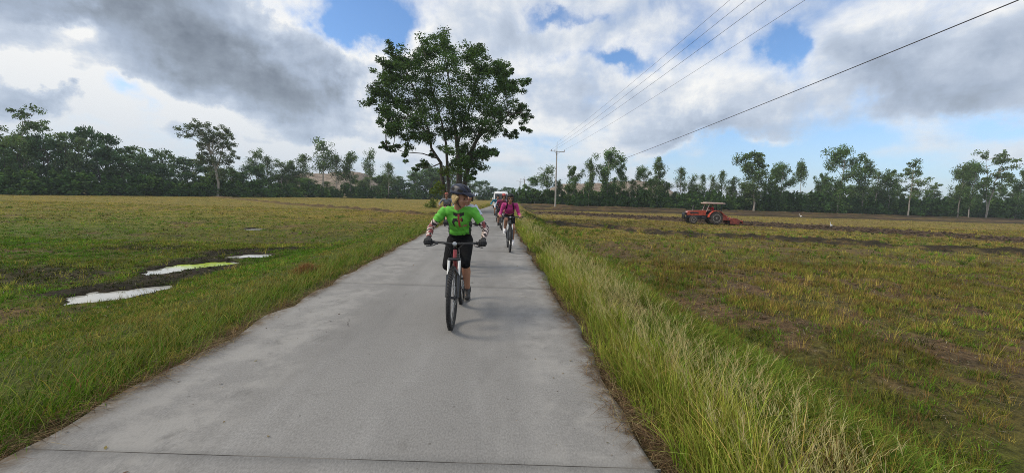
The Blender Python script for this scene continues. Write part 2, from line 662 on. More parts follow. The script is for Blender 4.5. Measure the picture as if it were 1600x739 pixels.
# ------------------------------------------------------------------ puddles
m_water, t, b = new_mat('sky_white_water')  # white sky reflection partly put into the pale base colour
ac = t.n('ShaderNodeAttribute', attribute_name='col').outputs['Color']
t.link(ac, b.inputs['Base Color'])
b.inputs['Roughness'].default_value = 0.05
b.inputs['IOR'].default_value = 1.33
tc = t.n('ShaderNodeTexCoord').outputs['Object']
bp = t.n('ShaderNodeBump')
bp.inputs['Strength'].default_value = 0.06
bp.inputs['Distance'].default_value = 0.01
t.link(t.noise(tc, 14.0, 3, 0.5), bp.inputs['Height'])
t.link(bp.outputs[0], b.inputs['Normal'])
for i, (pts, hw) in enumerate(PUD):
    P = np.array(pts)
    n = 40
    tt = np.linspace(-0.06, 1.06, n)
    seg = np.clip(tt, 0, 1) * (len(P) - 1)
    k = np.clip(seg.astype(int), 0, len(P) - 2)
    ctr = P[k] + (P[k + 1] - P[k]) * (seg - k)[:, None]
    ctr = ctr + (P[-1] - P[0]) * (tt - np.clip(tt, 0, 1))[:, None]
    d = (P[-1] - P[0])[:2]
    d /= np.linalg.norm(d)
    s = np.array([-d[1], d[0]])
    w = 1.6 * hw * np.sqrt(np.clip(1 - ((tt - 0.5) / 0.63) ** 2, 0.02, 1))
    V, Cc = [], []
    for a in np.linspace(-1, 1, 9):
        V.append(np.stack([ctr[:, 0] + s[0] * a * w, ctr[:, 1] + s[1] * a * w, np.full(n, ZL - 0.045)], 1))
        q = sstep(tt + 0.25 * (fbm(V[-1][:, 0] * 2, V[-1][:, 1] * 2, 3) - .5), 0.22, 0.42) if i == 1 else np.zeros(n)
        Cc.append(np.array([0.40, 0.40, 0.37]) + (np.array([0.40, 0.52, 0.07]) - np.array([0.40, 0.40, 0.37])) * (q * (tt < 0.97))[:, None])
    V = np.concatenate(V)
    ii = np.arange(9 * n).reshape(9, n)
    q = np.stack([ii[:-1, :-1], ii[:-1, 1:], ii[1:, 1:], ii[1:, :-1]], -1).reshape(-1, 4)
    o = link_mesh('water', np_mesh('water', V, q, m_water, np.concatenate(Cc), True))
    tag(o, ['pale puddle nearest the road, largest of the four', 'pale puddle half covered by yellow green algae',
            'thin pale puddle just beyond the green algae puddle', 'small sparkling puddle farthest out in the left field'][i], 'puddle', kind='structure')

# ------------------------------------------------------------------ road
m_conc, t, b = new_mat('concrete_slab')
tc = t.n('ShaderNodeTexCoord').outputs['Object']
n1 = t.noise(t.mapping(tc, (1.0, 0.35, 1)), 0.9, 6, 0.62)
n2 = t.noise(tc, 5.0, 6, 0.7)
n3 = t.noise(t.mapping(tc, (1.0, 0.5, 1.0)), 90.0, 3, 0.7)
n5 = t.noise(t.mapping(tc, (1.0, 0.04, 1.0)), 2.2, 4, 0.6)
base = t.mix(t.smooth(n1, 0.3, 0.7), (0.178, 0.174, 0.168), (0.278, 0.273, 0.263))
base = t.mix(t.smooth(n5, 0.38, 0.62, 0.0, 0.85), base, (0.220, 0.215, 0.206))
base = t.mix(t.smooth(n2, 0.52, 0.78, 0.0, 0.45), base, (0.152, 0.148, 0.140))
base = t.mix(1.0, base, t.mix(t.smooth(n3, 0.25, 0.75), (0.78, 0.78, 0.78), (1.2, 1.2, 1.2)), 'MULTIPLY')
sp = t.n('ShaderNodeTexVoronoi', feature='F1')
sp.inputs['Scale'].default_value = 5.5
t.link(tc, sp.inputs['Vector'])
spot = t.m('MULTIPLY', t.m('LESS_THAN', sp.outputs['Distance'], 0.055), t.m('GREATER_THAN', n2, 0.5))
base = t.mix(t.m('MULTIPLY', spot, 0.7), base, (0.10, 0.095, 0.085))
# scaled, rough strip with pits towards the edge on the left
at_e = t.n('ShaderNodeAttribute', attribute_name='col')
sepc = t.n('ShaderNodeSeparateColor')
t.link(at_e.outputs['Color'], sepc.inputs[0])
edge, crack = sepc.outputs[0], sepc.outputs[1]
n4 = t.noise(tc, 3.2, 7, 0.75, 0.4)
pit = t.m('MULTIPLY', t.smooth(n4, 0.54, 0.66), edge)
base = t.mix(t.m('MULTIPLY', pit, 0.55), base, (0.125, 0.122, 0.115))
# darker tyre tracks worn along the slab and blotchy old stains
trk = t.m('MULTIPLY', sepc.outputs[2], t.smooth(t.noise(t.mapping(tc, (1.2, 0.18, 1)), 1.6, 5, 0.65), 0.36, 0.64))
base = t.mix(t.m('MULTIPLY', trk, 0.26), base, (0.120, 0.114, 0.104))
stn = t.smooth(t.noise(tc, 1.35, 5, 0.72, 0.8), 0.60, 0.72)
base = t.mix(t.m('MULTIPLY', stn, 0.22), base, (0.125, 0.118, 0.106))
ck = t.n('ShaderNodeTexVoronoi', feature='DISTANCE_TO_EDGE')
ck.inputs['Scale'].default_value = 0.42
nzv = t.n('ShaderNodeTexNoise')
nzv.inputs['Scale'].default_value = 2.5
nzv.inputs['Detail'].default_value = 5
t.link(tc, nzv.inputs['Vector'])
vm = t.n('ShaderNodeVectorMath', operation='MULTIPLY_ADD')
t.link(nzv.outputs['Color'], vm.inputs[0])
vm.inputs[1].default_value = (0.5, 0.5, 0)
t.link(tc, vm.inputs[2])
t.link(vm.outputs[0], ck.inputs['Vector'])
crk = t.m('MULTIPLY', t.m('LESS_THAN', ck.outputs['Distance'], 0.0032), t.smooth(t.noise(tc, 0.55, 2, 0.5), 0.56, 0.62))
base = t.mix(t.m('MULTIPLY', crk, 0.75), base, (0.06, 0.055, 0.05))
rimf = t.m('MULTIPLY', t.smooth(edge, 0.25, 0.9), t.smooth(t.noise(tc, 2.6, 6, 0.7), 0.42, 0.60))
base = t.mix(t.m('MULTIPLY', rimf, 0.55), base, (0.325, 0.315, 0.297))
dirt = t.m('MULTIPLY', t.smooth(t.noise(tc, 7.0, 5, 0.7), 0.35, 0.62), t.smooth(crack, 0.1, 1.0))
base = t.mix(dirt, base, (0.125, 0.095, 0.065))
t.link(base, b.inputs['Base Color'])
b.inputs['Roughness'].default_value = 0.85
b.inputs['Specular IOR Level'].default_value = 0.3
bp = t.n('ShaderNodeBump')
bp.inputs['Strength'].default_value = 0.5
bp.inputs['Distance'].default_value = 0.006
t.link(t.m('SUBTRACT', t.m('ADD', n3, t.m('MULTIPLY', n2, 0.6)), t.m('MULTIPLY', pit, 0.8)), bp.inputs['Height'])
t.link(bp.outputs[0], b.inputs['Normal'])
m_joint, t, b = new_mat('joint_filler')
tc = t.n('ShaderNodeTexCoord').outputs['Object']
t.link(t.mix(t.smooth(t.noise(tc, 1.1, 4, 0.6), 0.42, 0.6), (0.03, 0.028, 0.026), (0.17, 0.16, 0.145)), b.inputs['Base Color'])
b.inputs['Roughness'].default_value = 0.95

J0, JS, SKEW = 2.155, 4.37, -0.055     # first joint at x=-1, spacing, skew
joints = [J0 + JS * i for i in range(-2, 44)]
V, Fq, Cc = [], [], []


def joint_y(j, x):
    return j + SKEW * (x + 1)


NXR = 40
for ji in range(len(joints) - 1):
    j0, j1 = joints[ji] + 0.005, joints[ji + 1] - 0.005
    rows = max(4, int(40 / max(1, ji - 1)))
    base_i = len(V)
    for r in range(rows + 1):
        f = r / rows
        for c in range(NXR + 1):
            e = c / NXR
            x0 = XL + (XR - XL) * e
            y = joint_y(j0 + (j1 - j0) * f, x0)
            jag = 0.0
            if c == 0:
                jag = 0.24 * (float(fbm(np.array(y * 1.7), np.array(3.1), 4)) - 0.5)
            if c == NXR:
                jag = 0.26 * (float(fbm(np.array(y * 1.3), np.array(8.1), 4)) - 0.5)
            x = x0 + float(xo(y)) + jag
            dl, dr = x0 - XL, XR - x0
            z = 0.0
            V.append((x, y, z))
            Cc.append((max(math.exp(-((dl - 0.6) / 0.55) ** 2), 0.8 * math.exp(-((dr - 0.45) / 0.4) ** 2)),
                       max(math.exp(-(dl / 0.12) ** 2), math.exp(-(dr / 0.20) ** 2)),
                       max(math.exp(-((x0 + 1.62) / 0.33) ** 2), math.exp(-((x0 - .02) / 0.36) ** 2))))
    for r in range(rows):
        for c in range(NXR):
            a = base_i + r * (NXR + 1) + c
            Fq.append((a, a + 1, a + NXR + 2, a + NXR + 1))
    # slab sides
    for strip in ([base_i + c for c in range(NXR + 1)], [base_i + rows * (NXR + 1) + c for c in range(NXR, -1, -1)],
                  [base_i + r * (NXR + 1) for r in range(rows, -1, -1)], [base_i + r * (NXR + 1) + NXR for r in range(rows + 1)]):
        b0 = len(V)
        for i_ in strip:
            V.append((V[i_][0], V[i_][1], V[i_][2] - 0.14))
            Cc.append((0, 1, 0))
        for k in range(len(strip) - 1):
            Fq.append((strip[k], b0 + k, b0 + k + 1, strip[k + 1]))
road = link_mesh('road', np_mesh('road', np.array(V), np.array(Fq), m_conc, np.array(Cc)))
tag(road, 'narrow pale grey concrete road of long slabs', 'road', kind='structure')
mb = MB()
for j in joints[:-1]:
    x0, x1 = XL + float(xo(j)) + .03, XR + float(xo(j)) - .03
    mb.box(((x0 + x1) / 2, joint_y(j, (XL + XR) / 2), -0.0175), (x1 - x0, 0.0095, 0.03),
           np.array(Matrix.Rotation(math.atan(SKEW), 3, 'Z')))
o = mb.build('road_joint', m_joint)
tag(o, 'dark filled joints across the concrete road', 'road joint', kind='structure')


# ------------------------------------------------------------------ grass
def blades(P, h, w, ang, lean, face, col, segs=3, tipcol=None):
    n = len(P)
    L = np.linspace(0, 1, segs + 1)
    V = np.zeros((n, segs + 1, 2, 3), np.float32)
    C = np.zeros((n, segs + 1, 2, 3), np.float32)
    dx, dy = np.cos(ang), np.sin(ang)
    fx, fy = np.cos(face), np.sin(face)
    for i, q in enumerate(L):
        bend = lean * q ** 1.8
        hz = h * q * np.sqrt(np.clip(1 - (np.clip(lean, 0, 1.2) * q) ** 2 * 0.55, 0.12, 1))
        cx = P[:, 0] + dx * h * bend
        cy = P[:, 1] + dy * h * bend
        cz = P[:, 2] + hz
        ww = w * (1 - q) ** 0.75 + 0.0004
        V[:, i, 0] = np.stack([cx - fx * ww / 2, cy - fy * ww / 2, cz], 1)
        V[:, i, 1] = np.stack([cx + fx * ww / 2, cy + fy * ww / 2, cz], 1)
        c = col if tipcol is None else col + (tipcol - col) * q
        C[:, i, 0] = c
        C[:, i, 1] = c
    base = (np.arange(n) * (segs + 1) * 2)[:, None]
    qs = np.concatenate([base + np.array([[2 * i, 2 * i + 1, 2 * i + 3, 2 * i + 2]]) for i in range(segs)], 0)
    return V.reshape(-1, 3), qs.astype(np.int32), C.reshape(-1, 3)


def merge(parts):
    V, Q, C, b = [], [], [], 0
    for v_, q_, c_ in parts:
        V.append(v_)
        Q.append(q_ + b)
        C.append(c_)
        b += len(v_)
    return np.concatenate(V), np.concatenate(Q), np.concatenate(C)


def sample_y(n, y0, y1, yc, p):
    """density constant to yc then falling as (yc/y)^p"""
    ys = np.linspace(y0, y1, 4000)
    w = np.where(ys < yc, 1.0, (yc / np.maximum(ys, 0.01)) ** p)
    cdf = np.cumsum(w)
    cdf /= cdf[-1]
    return np.interp(rng.random(n), cdf, ys)


m_grass = leaf_mat('grass_blades', 0.20, 0.8, 0.06)


def jitter(c, n, amt=0.3, hue=0.12):
    k = (1 + amt * (rng.random(n) * 2 - 1))[:, None]
    h_ = 1 + hue * (rng.random((n, 3)) * 2 - 1)
    return np.clip(np.asarray(c) * k * h_, 0, 1)


# --- tufts: every tuft is a fan of blades from one root
def tufts(P, k, h, w, spread, lean, col, segs, amt=0.25, hue=0.10, tipadd=(0.02, 0.016, 0.002), dirang=None, dirk=0.0):
    """P roots (n,3); k blades each; h, w, lean, spread per tuft; col per tuft"""
    n = len(P)
    rep = np.repeat(np.arange(n), k)
    m = n * k
    a = rng.random(m) * 6.28
    r_ = spread[rep] * np.sqrt(rng.random(m))
    Q_ = P[rep].copy()
    Q_[:, 0] += np.cos(a) * r_
    Q_[:, 1] += np.sin(a) * r_
    out = a + rng.normal(0, 0.7, m)
    if dirang is not None:
        vx = np.cos(out) + dirk * np.cos(dirang[rep])
        vy = np.sin(out) + dirk * np.sin(dirang[rep])
        out = np.arctan2(vy, vx)
    ln = np.abs(lean[rep] * (0.35 + 1.1 * rng.random(m)))
    hh = h[rep] * (0.45 + 0.65 * rng.random(m))
    ww = w[rep] * (0.6 + 0.7 * rng.random(m))
    c = jitter(col[rep], m, amt, hue)
    return blades(Q_, hh, ww, out, ln, rng.random(m) * 6.28, c, segs, c * 1.12 + np.array(tipadd))


def far_w(y, y0=6.0, p=0.9):
    return np.maximum(1, y / y0) ** p


# --- tall seeding grass on the right verge
def strip_edge(y):
    return 0.0 + 0.26 * fbm(y * 0.9, np.full(len(y), 9.0), 3) * (0.6 + 0.8 * fbm(y * 2.6, np.full(len(y), 19.0), 2))


def right_tall():
    parts = []
    n = 3600
    y = sample_y(n, 1.0, 80, 5.0, 1.15)
    wid = 0.36 + 0.38 * fbm(y * 0.45, np.full(n, 5.0), 3)
    u_ = rng.random(n)
    dr = strip_edge(y) + u_ * wid
    x = XR + xo(y) + dr
    P = np.stack([x, y, terrain(x, y) - 0.01], 1)
    patch = fbm(y * 0.8 + 3, x * 0.8, 3)
    keep = rng.random(n) < 0.10 + 0.72 * sstep(patch, 0.36, 0.60)
    P, y, u_, patch, x = P[keep], y[keep], u_[keep], patch[keep], x[keep]
    n = len(P)
    h = 0.405 * (0.35 + 0.75 * rng.random(n)) * (0.45 + 1.0 * patch) * (0.55 + 0.6 * sstep(u_, 0, .35))
    kind = rng.random(n)[:, None]
    col = np.where(kind < 0.45, np.array([0.165, 0.245, 0.028]), np.where(kind < 0.85, np.array([0.270, 0.290, 0.058]), np.array([0.36, 0.285, 0.095])))
    col = col * (0.55 + 0.8 * rng.random((n, 1)))
    parts.append(tufts(P, 14, h, 0.0078 * far_w(y), 0.055 + 0.05 * rng.random(n), 0.22 + 0.75 * rng.random(n) ** 1.5, col, 4,
                       0.45, 0.14, (0.06, 0.05, 0.008), np.full(n, 2.4), 0.35))
    # seed heads on thin stalks
    n = 2400
    y = sample_y(n, 1.1, 70, 5.0, 1.1)
    wid = 0.46 + 0.42 * fbm(y * 0.45, np.full(n, 5.0), 3)
    dr = strip_edge(y) + 0.15 + rng.random(n) * wid
    x = XR + xo(y) + dr
    patch = fbm(y * 0.8 + 3, x * 0.8, 3)
    keep = rng.random(n) < sstep(patch, 0.3, 0.55)
    y, x, patch = y[keep], x[keep], patch[keep]
    n = len(y)
    z = terrain(x, y)
    h = (0.38 + 0.22 * rng.random(n)) * (0.6 + 0.75 * patch)
    ang = rng.normal(2.2, 1.2, n)
    lean = 0.2 + 0.45 * rng.random(n)
    P = np.stack([x, y, z], 1)
    big = far_w(y, 6, .8)
    c = jitter((0.27, 0.25, 0.08), n, 0.25)
    parts.append(blades(P, h, 0.0024 * big, ang, lean, rng.random(n) * 6.28, c, 4, c * 1.2))
    k = 12
    rep = np.repeat(np.arange(n), k)
    q = 0.70 + 0.30 * rng.random(n * k)
    bend = lean[rep] * q ** 1.8
    hz = h[rep] * q * np.sqrt(np.clip(1 - (lean[rep] * q) ** 2 * 0.55, 0.12, 1))
    P2 = np.stack([x[rep] + np.cos(ang[rep]) * h[rep] * bend, y[rep] + np.sin(ang[rep]) * h[rep] * bend, z[rep] + hz], 1)
    a2 = ang[rep] + rng.normal(0, 1.2, n * k)
    hh = (0.03 + 0.07 * rng.random(n * k)) * np.maximum(1, y[rep] / 9) ** 0.3
    parts.append(blades(P2, hh, 0.0019 * big[rep], a2, 0.45 + 0.6 * rng.random(n * k), rng.random(n * k) * 6.28,
                        jitter((0.46, 0.40, 0.19), n * k, 0.25), 2))
    return merge(parts)


V, Q, Cc = right_tall()
o = link_mesh('tall_grass', np_mesh('tall_grass', V, Q, m_grass, Cc))
tag(o, 'tall seeding grass along the right edge of the road', 'grass', kind='stuff')


# --- lush flopping grass in the dip beyond the tall strip
def right_lush():
    n = 8500
    y = sample_y(n, 0.9, 45, 5.0, 1.2)
    dr = 0.65 + np.abs(rng.normal(0, 1.35, n))
    x = XR + xo(y) + dr
    pn = fbm(x * 0.9, y * 0.9, 3)
    keep = rng.random(n) < 0.7 * sstep(pn, 0.40, 0.58)
    x, y, dr, pn = x[keep], y[keep], dr[keep], pn[keep]
    n = len(x)
    P = np.stack([x, y, terrain(x, y) - 0.01], 1)
    kind = rng.random(n)[:, None]
    col = np.where(kind < .62, np.array([0.095, 0.175, 0.020]), np.array([0.17, 0.18, 0.035])) * (0.45 + 0.95 * rng.random((n, 1)))
    h = 0.25 * (0.5 + 0.7 * rng.random(n)) * (0.6 + 0.7 * pn)
    return tufts(P, 13, h, 0.0085 * far_w(y), 0.06 + 0.06 * rng.random(n), 0.7 + 0.4 * rng.random(n), col, 4, 0.28, 0.1)


V, Q, Cc = right_lush()
o = link_mesh('dip_grass', np_mesh('dip_grass', V, Q, m_grass, Cc))
tag(o, 'lush green flopping grass in the dip beyond the tall strip', 'grass', kind='stuff')


# --- lush grass on the left verge
def left_verge():
    parts = []
    n = 9500
    y = sample_y(n, 1.0, 90, 5.0, 1.25)
    wid = 3.0 + 1.2 * fbm(y * 0.3, np.full(n, 3.0), 3) - 1.4 * sstep(y, 8, 25)
    u_ = rng.random(n)
    dl = 0.03 + 0.16 * fbm(y * 1.4, np.full(n, 6.0), 3) + u_ * wid
    x = XL + xo(y) - dl
    pn = fbm(x * 0.9, y * 0.7, 4)
    p2 = fbm(x * 2.4 + 9, y * 2.0, 3)
    keep = rng.random(n) < 0.40 + 0.8 * sstep(p2, 0.32, 0.55)
    x, y, dl, pn, p2 = x[keep], y[keep], dl[keep], pn[keep], p2[keep]
    n = len(x)
    P = np.stack([x, y, terrain(x, y) - 0.01], 1)
    edge = np.exp(-((dl - 0.45) / 0.55) ** 2)
    h = (0.075 + 0.10 * edge) * (0.45 + 0.75 * rng.random(n)) * (0.5 + 1.0 * pn) * (1 - 0.25 * sstep(y, 8, 20))
    dryz = sstep(fbm(x * 0.7 + 5, y * 0.55, 4) + 0.25 * (rng.random(n) - 0.5), 0.48, 0.60) * (1 - 0.6 * edge)
    kind = rng.random(n)
    far = sstep(y, 9, 30)
    pd = dryz * 0.85 + far * 0.5
    col = np.where((kind < pd)[:, None], np.array([0.270, 0.230, 0.055]), np.where((kind < pd + 0.30 * (1 - pd))[:, None], np.array([0.165, 0.205, 0.027]), np.array([0.080, 0.165, 0.014])))
    col = np.where((rng.random(n) < 0.05)[:, None], np.array([0.24, 0.15, 0.06]), col)
    col = col * (0.5 + 0.95 * rng.random((n, 1)))
    parts.append(tufts(P, 12, h, 0.0080 * far_w(y), 0.06 + 0.06 * rng.random(n), 0.5 + 0.6 * rng.random(n), col, 3, 0.28, 0.1, dirang=np.full(n, 0.3), dirk=0.4))
    # a few long arching blades towards the slab
    n = 2600
    y = sample_y(n, 1.0, 40, 5.0, 1.2)
    dl = 0.05 + np.abs(rng.normal(0, 0.7, n))
    x = XL + xo(y) - dl
    P = np.stack([x, y, terrain(x, y)], 1)
    c = jitter((0.20, 0.22, 0.06), n, 0.35)
    parts.append(blades(P, 0.22 + 0.28 * rng.random(n), 0.0040 * far_w(y), rng.normal(0.3, 1.3, n), 0.4 + 0.6 * rng.random(n), rng.random(n) * 6.28, c, 4, c * 1.15))
    return merge(parts)


V, Q, Cc = left_verge()
o = link_mesh('verge_grass', np_mesh('verge_grass', V, Q, m_grass, Cc))
tag(o, 'lush green grass on the sloping left verge', 'grass', kind='stuff')


# --- dead straw lying along both slab edges
def straw():
    n = 16000
    y = sample_y(n, 1.2, 40, 4.0, 1.3)
    side = rng.random(n) < 0.5
    off = np.abs(rng.normal(0, 1, n))
    patch = fbm(y * 1.6, side * 7.0 + 1.0, 3)
    dr = -0.24 * sstep(patch, 0.4, 0.7) * rng.random(n) + off * 0.16
    xr = XR + xo(y) + dr
    xl = XL + xo(y) - (-0.12 * sstep(patch, 0.4, 0.7) * rng.random(n) + off * 0.10)
    x = np.where(side, xl, xr)
    z = np.maximum(terrain(x, y), np.where((x < XR + xo(y)) & (x > XL + xo(y)), 0.0, -9)) + 0.004 + 0.03 * rng.random(n) * (off > .3)
    P = np.stack([x, y, z], 1)
    h = 0.10 + 0.22 * rng.random(n)
    c = np.where((rng.random(n) < 0.6)[:, None], jitter((0.13, 0.085, 0.05), n), jitter((0.28, 0.21, 0.11), n))
    n_ = n
    # nearly flat: build as lean blades with tiny rise
    V, Q, C = blades(P, h, 0.0045 * np.maximum(1, y / 6), rng.random(n_) * 6.28, np.full(n_, 1.0), rng.random(n_) * 6.28, c, 2)
    V = V.reshape(n_, -1, 3)
    V[:, :, 2] = z[:, None] + (V[:, :, 2] - z[:, None]) * (0.05 + 0.15 * rng.random(n_))[:, None]
    return V.reshape(-1, 3), Q, C


V, Q, Cc = straw()
o = link_mesh('straw_litter', np_mesh('straw_litter', V, Q, m_grass, Cc))
tag(o, 'brown dead straw lying along the edges of the slab', 'straw', kind='stuff')


def slab_debris():
    n = 300
    y = sample_y(n, 1.3, 30, 5.0, 1.2)
    e = rng.random(n)
    e = np.where(rng.random(n) < .65, np.where(e < .5, e ** 2 * 2 * .5, 1 - (1 - e) ** 2 * 2 * .5), e)
    x = XL + (XR - XL) * (0.02 + 0.96 * e) + xo(y)
    s = 0.003 + 0.009 * rng.random(n) ** 2.5
    a = rng.random(n) * 6.28
    L = np.array([[-1.6, 0], [0, .7], [1.6, 0], [0, -.7]])
    V = np.zeros((n, 4, 3))
    for j in range(4):
        V[:, j, 0] = x + s * (L[j, 0] * np.cos(a) - L[j, 1] * np.sin(a))
        V[:, j, 1] = y + s * (L[j, 0] * np.sin(a) + L[j, 1] * np.cos(a))
        V[:, j, 2] = 0.004 + s * rng.random(n) * (.9 if j in (1, 2) else .1)
    c = np.where((rng.random(n) < .6)[:, None], jitter((0.10, 0.07, 0.045), n, .4), jitter((0.22, 0.17, 0.08), n, .3))
    return V.reshape(-1, 3), np.arange(n * 4).reshape(n, 4), np.repeat(c, 4, 0)


V, Q, Cc = slab_debris()
o = link_mesh('leaf_litter', np_mesh('leaf_litter', V, Q, m_grass, Cc))
tag(o, 'scraps of dead leaf and grit scattered on the concrete', 'litter', kind='stuff')

# --- field stubble, both sides
def in_view(x, y, margin=80):
    d = np.stack([x, y, np.full(len(x), -0.6)], 1) - CC
    w = d @ CF
    px = 800 + F_PX * (d @ CR) / w
    py = 369.5 - F_PX * (d @ CU) / w
    return (w > 0.3) & (px > -margin) & (px < 1600 + margin) & (py < 739 + 150)


PAL = np.array([[0.110, 0.205, 0.018],    # fresh green
                [0.185, 0.192, 0.030],    # olive
                [0.390, 0.295, 0.068],    # straw
                [0.040, 0.052, 0.013],    # dark weed
                [0.225, 0.130, 0.050],    # reddish stalks
                [0.255, 0.255, 0.042]])   # yellow green
PAL = PAL * np.array([0.86, 0.90, 0.95])


def stubble():
    parts = []
    for tier, (n, ya, yb, k, w0) in enumerate([(52000, 1.0, 15.0, 9, 1.0), (60000, 13.0, 46.0, 6, 1.0), (30000, 42.0, 100.0, 4, 1.0)]):
        r = np.sqrt(rng.random(n) ** 1.35 * (yb * yb - ya * ya) + ya * ya)
        x = r * rng.uniform(-1.55, 1.55, n)
        y = r
        xs = x - xo(y)
        ok = ((xs > XR + 1.0) | (xs < XL - 2.2)) & in_view(x, y)
        x, y = x[ok], y[ok]
        soil, mud_shade, lush, dry = ground_masks(x, y)
        c1 = fbm(x * 1.6 + 3, y * 1.6, 3)
        c2 = fbm(x * 0.45 + 8, y * 0.6, 4)
        left = x < xo(y)
        dens = np.clip(0.30 + 1.0 * sstep(c1, 0.34, 0.58), 0, 1)
        dens = np.where(left, np.clip(dens + 0.35, 0, 1), dens)
        keep = rng.random(len(x)) < dens * np.clip(1 - 0.76 * soil, 0.24, 1) * np.clip(1 - 0.55 * mud_shade, 0, 1)
        keep &= puddle_field(x, y) < np.where(rng.random(len(x)) < 0.5, 0.18, -0.12)
        d1, _ = dpoly(x, y, PLOW)
        keep &= ~((d1 < 5.2) & (rng.random(len(x)) < 0.95))
        keep &= ~((y > 73) & (x > 6) & (rng.random(len(x)) < 0.85))
        x, y, soil, mud_shade, lush, dry, c1, c2, left = (q[keep] for q in (x, y, soil, mud_shade, lush, dry, c1, c2, left))
        n = len(x)
        P = np.stack([x, y, terrain(x, y) - 0.008], 1)
        t_ = rng.random(n)
        pg = np.clip(lush * 0.9 + 0.7 * sstep(c2, 0.52, 0.62) - 0.35 * dry, 0.05, 0.95)
        pg = np.where(left, pg, pg * 0.62)
        ps = np.clip(0.10 + 0.75 * dry * sstep(1 - c2, 0.42, 0.6), 0, 0.9) * (1 - pg)
        sp = np.where(t_ < pg, 0, np.where(t_ < pg + ps, 2, np.where(t_ < pg + ps + 0.30 * (1 - pg - ps), 5, 1)))
        rr = rng.random(n)
        sp = np.where((rr < np.where(left, 0.12, 0.20) + 0.8 * mud_shade), 3, sp)
        sp = np.where((rr > 0.80) & ~left, 4, sp)
        hb = np.array([0.13, 0.15, 0.21, 0.10, 0.20, 0.16])[sp]
        lb = np.array([0.80, 0.45, 0.35, 0.80, 0.35, 0.50])[sp]
        wb = np.array([0.0075, 0.0058, 0.0042, 0.0075, 0.0045, 0.0058])[sp]
        h = hb * (0.45 + 0.8 * rng.random(n) ** 1.4) * (0.55 + 0.9 * c1) * np.where(left, 0.62, 1.0)
        h = np.where((rng.random(n) < 0.04) & ~left, h * 1.9, h)
        h = h * (1 - 0.25 * sstep(y, 12, 40))
        col = PAL[sp] * (0.50 + 0.95 * rng.random((n, 1))) * (0.40 + 1.2 * fbm(x * 0.55 + 40, y * 0.7 + 9, 3))[:, None]
        lf = (left * (1 - sstep(y, 8, 60)))[:, None]
        col = col * (1 - 0.15 * lf * np.array([1.0, 0.0, 0.4])) * np.where(left[:, None], np.array([1.10, 1.04, 1.0]), 1.0)
        parts.append(tufts(P, k, h, wb * far_w(y, 5.0, 0.95), 0.035 + 0.05 * rng.random(n) + 0.002 * y, lb * (0.7 + 0.6 * rng.random(n)), col, 3 if tier == 0 else 2, 0.25, 0.08))
    # bigger weed clumps standing out of the stubble
    n = 2600
    r = np.sqrt(rng.random(n) ** 1.3 * (34 ** 2 - 2.2 ** 2) + 2.2 ** 2)
    x = r * rng.uniform(-1.5, 1.5, n)
    y = r
    xs = x - xo(y)
    gate = fbm(x * 0.5 + 2, y * 0.5 + 5, 3)
    ok = ((xs > XR + 2.0) | ((xs < XL - 3.5) & (rng.random(n) < .35))) & in_view(x, y) & (puddle_field(x, y) < -0.3) & (rng.random(n) < sstep(gate, .42, .6))
    x, y = x[ok], y[ok]
    n = len(x)
    P = np.stack([x, y, terrain(x, y) - 0.01], 1)
    sp = rng.choice(6, n, p=[.38, .16, .20, .10, .08, .08])
    col = PAL[sp] * (0.55 + 0.8 * rng.random((n, 1)))
    left = x < xo(y)
    h = (0.16 + 0.24 * rng.random(n) ** 1.5) * np.where(left, .6, 1) * np.array([1, 1, 1.15, .8, 1.1, 1])[sp]
    parts.append(tufts(P, 20, h, np.array([.0095, .007, .005, .010, .005, .007])[sp] * far_w(y, 6, .8), 0.06 + 0.10 * rng.random(n), 0.35 + 0.6 * rng.random(n), col, 3, 0.35, 0.1))
    return merge(parts)


V, Q, Cc = stubble()
o = link_mesh('field_grass', np_mesh('field_grass', V, Q, m_grass, Cc))
tag(o, 'short olive and yellow stubble growing over both fields', 'grass', kind='stuff')

def litter():
    n = 60000
    r = np.sqrt(rng.random(n) ** 1.5 * (17 ** 2 - 1.0) + 1.0)
    x = r * rng.uniform(-1.5, 1.55, n)
    y = r
    xs = x - xo(y)
    ok = ((xs > XR + 0.9) | (xs < XL - 2.5)) & in_view(x, y) & (puddle_field(x, y) < -0.35)
    ok &= (xs > 0) | (rng.random(n) < 0.4)
    x, y = x[ok], y[ok]
    n = len(x)
    z = terrain(x, y) + 0.006
    P = np.stack([x, y, z], 1)
    k = rng.random(n)[:, None]
    c = np.where(k < .30, jitter((0.30, 0.225, 0.105), n, .35), np.where(k < .8, jitter((0.13, 0.088, 0.05), n, .35), jitter((0.34, 0.31, 0.24), n, .3)))
    V, Q, C = blades(P, 0.04 + 0.12 * rng.random(n) ** 1.5, 0.0055 * far_w(y, 4, .8), rng.random(n) * 6.28, np.full(n, 1.0), rng.random(n) * 6.28, c, 2)
    V = V.reshape(n, -1, 3)
    V[:, :, 2] = z[:, None] + (V[:, :, 2] - z[:, None]) * (0.05 + 0.5 * rng.random(n) ** 2)[:, None]
    return V.reshape(-1, 3), Q, C


V, Q, Cc = litter()
o = link_mesh('straw_litter', np_mesh('straw_litter', V, Q, m_grass, Cc))
tag(o, 'cut straw and dead stalks strewn over the bare field soil', 'straw', kind='stuff')


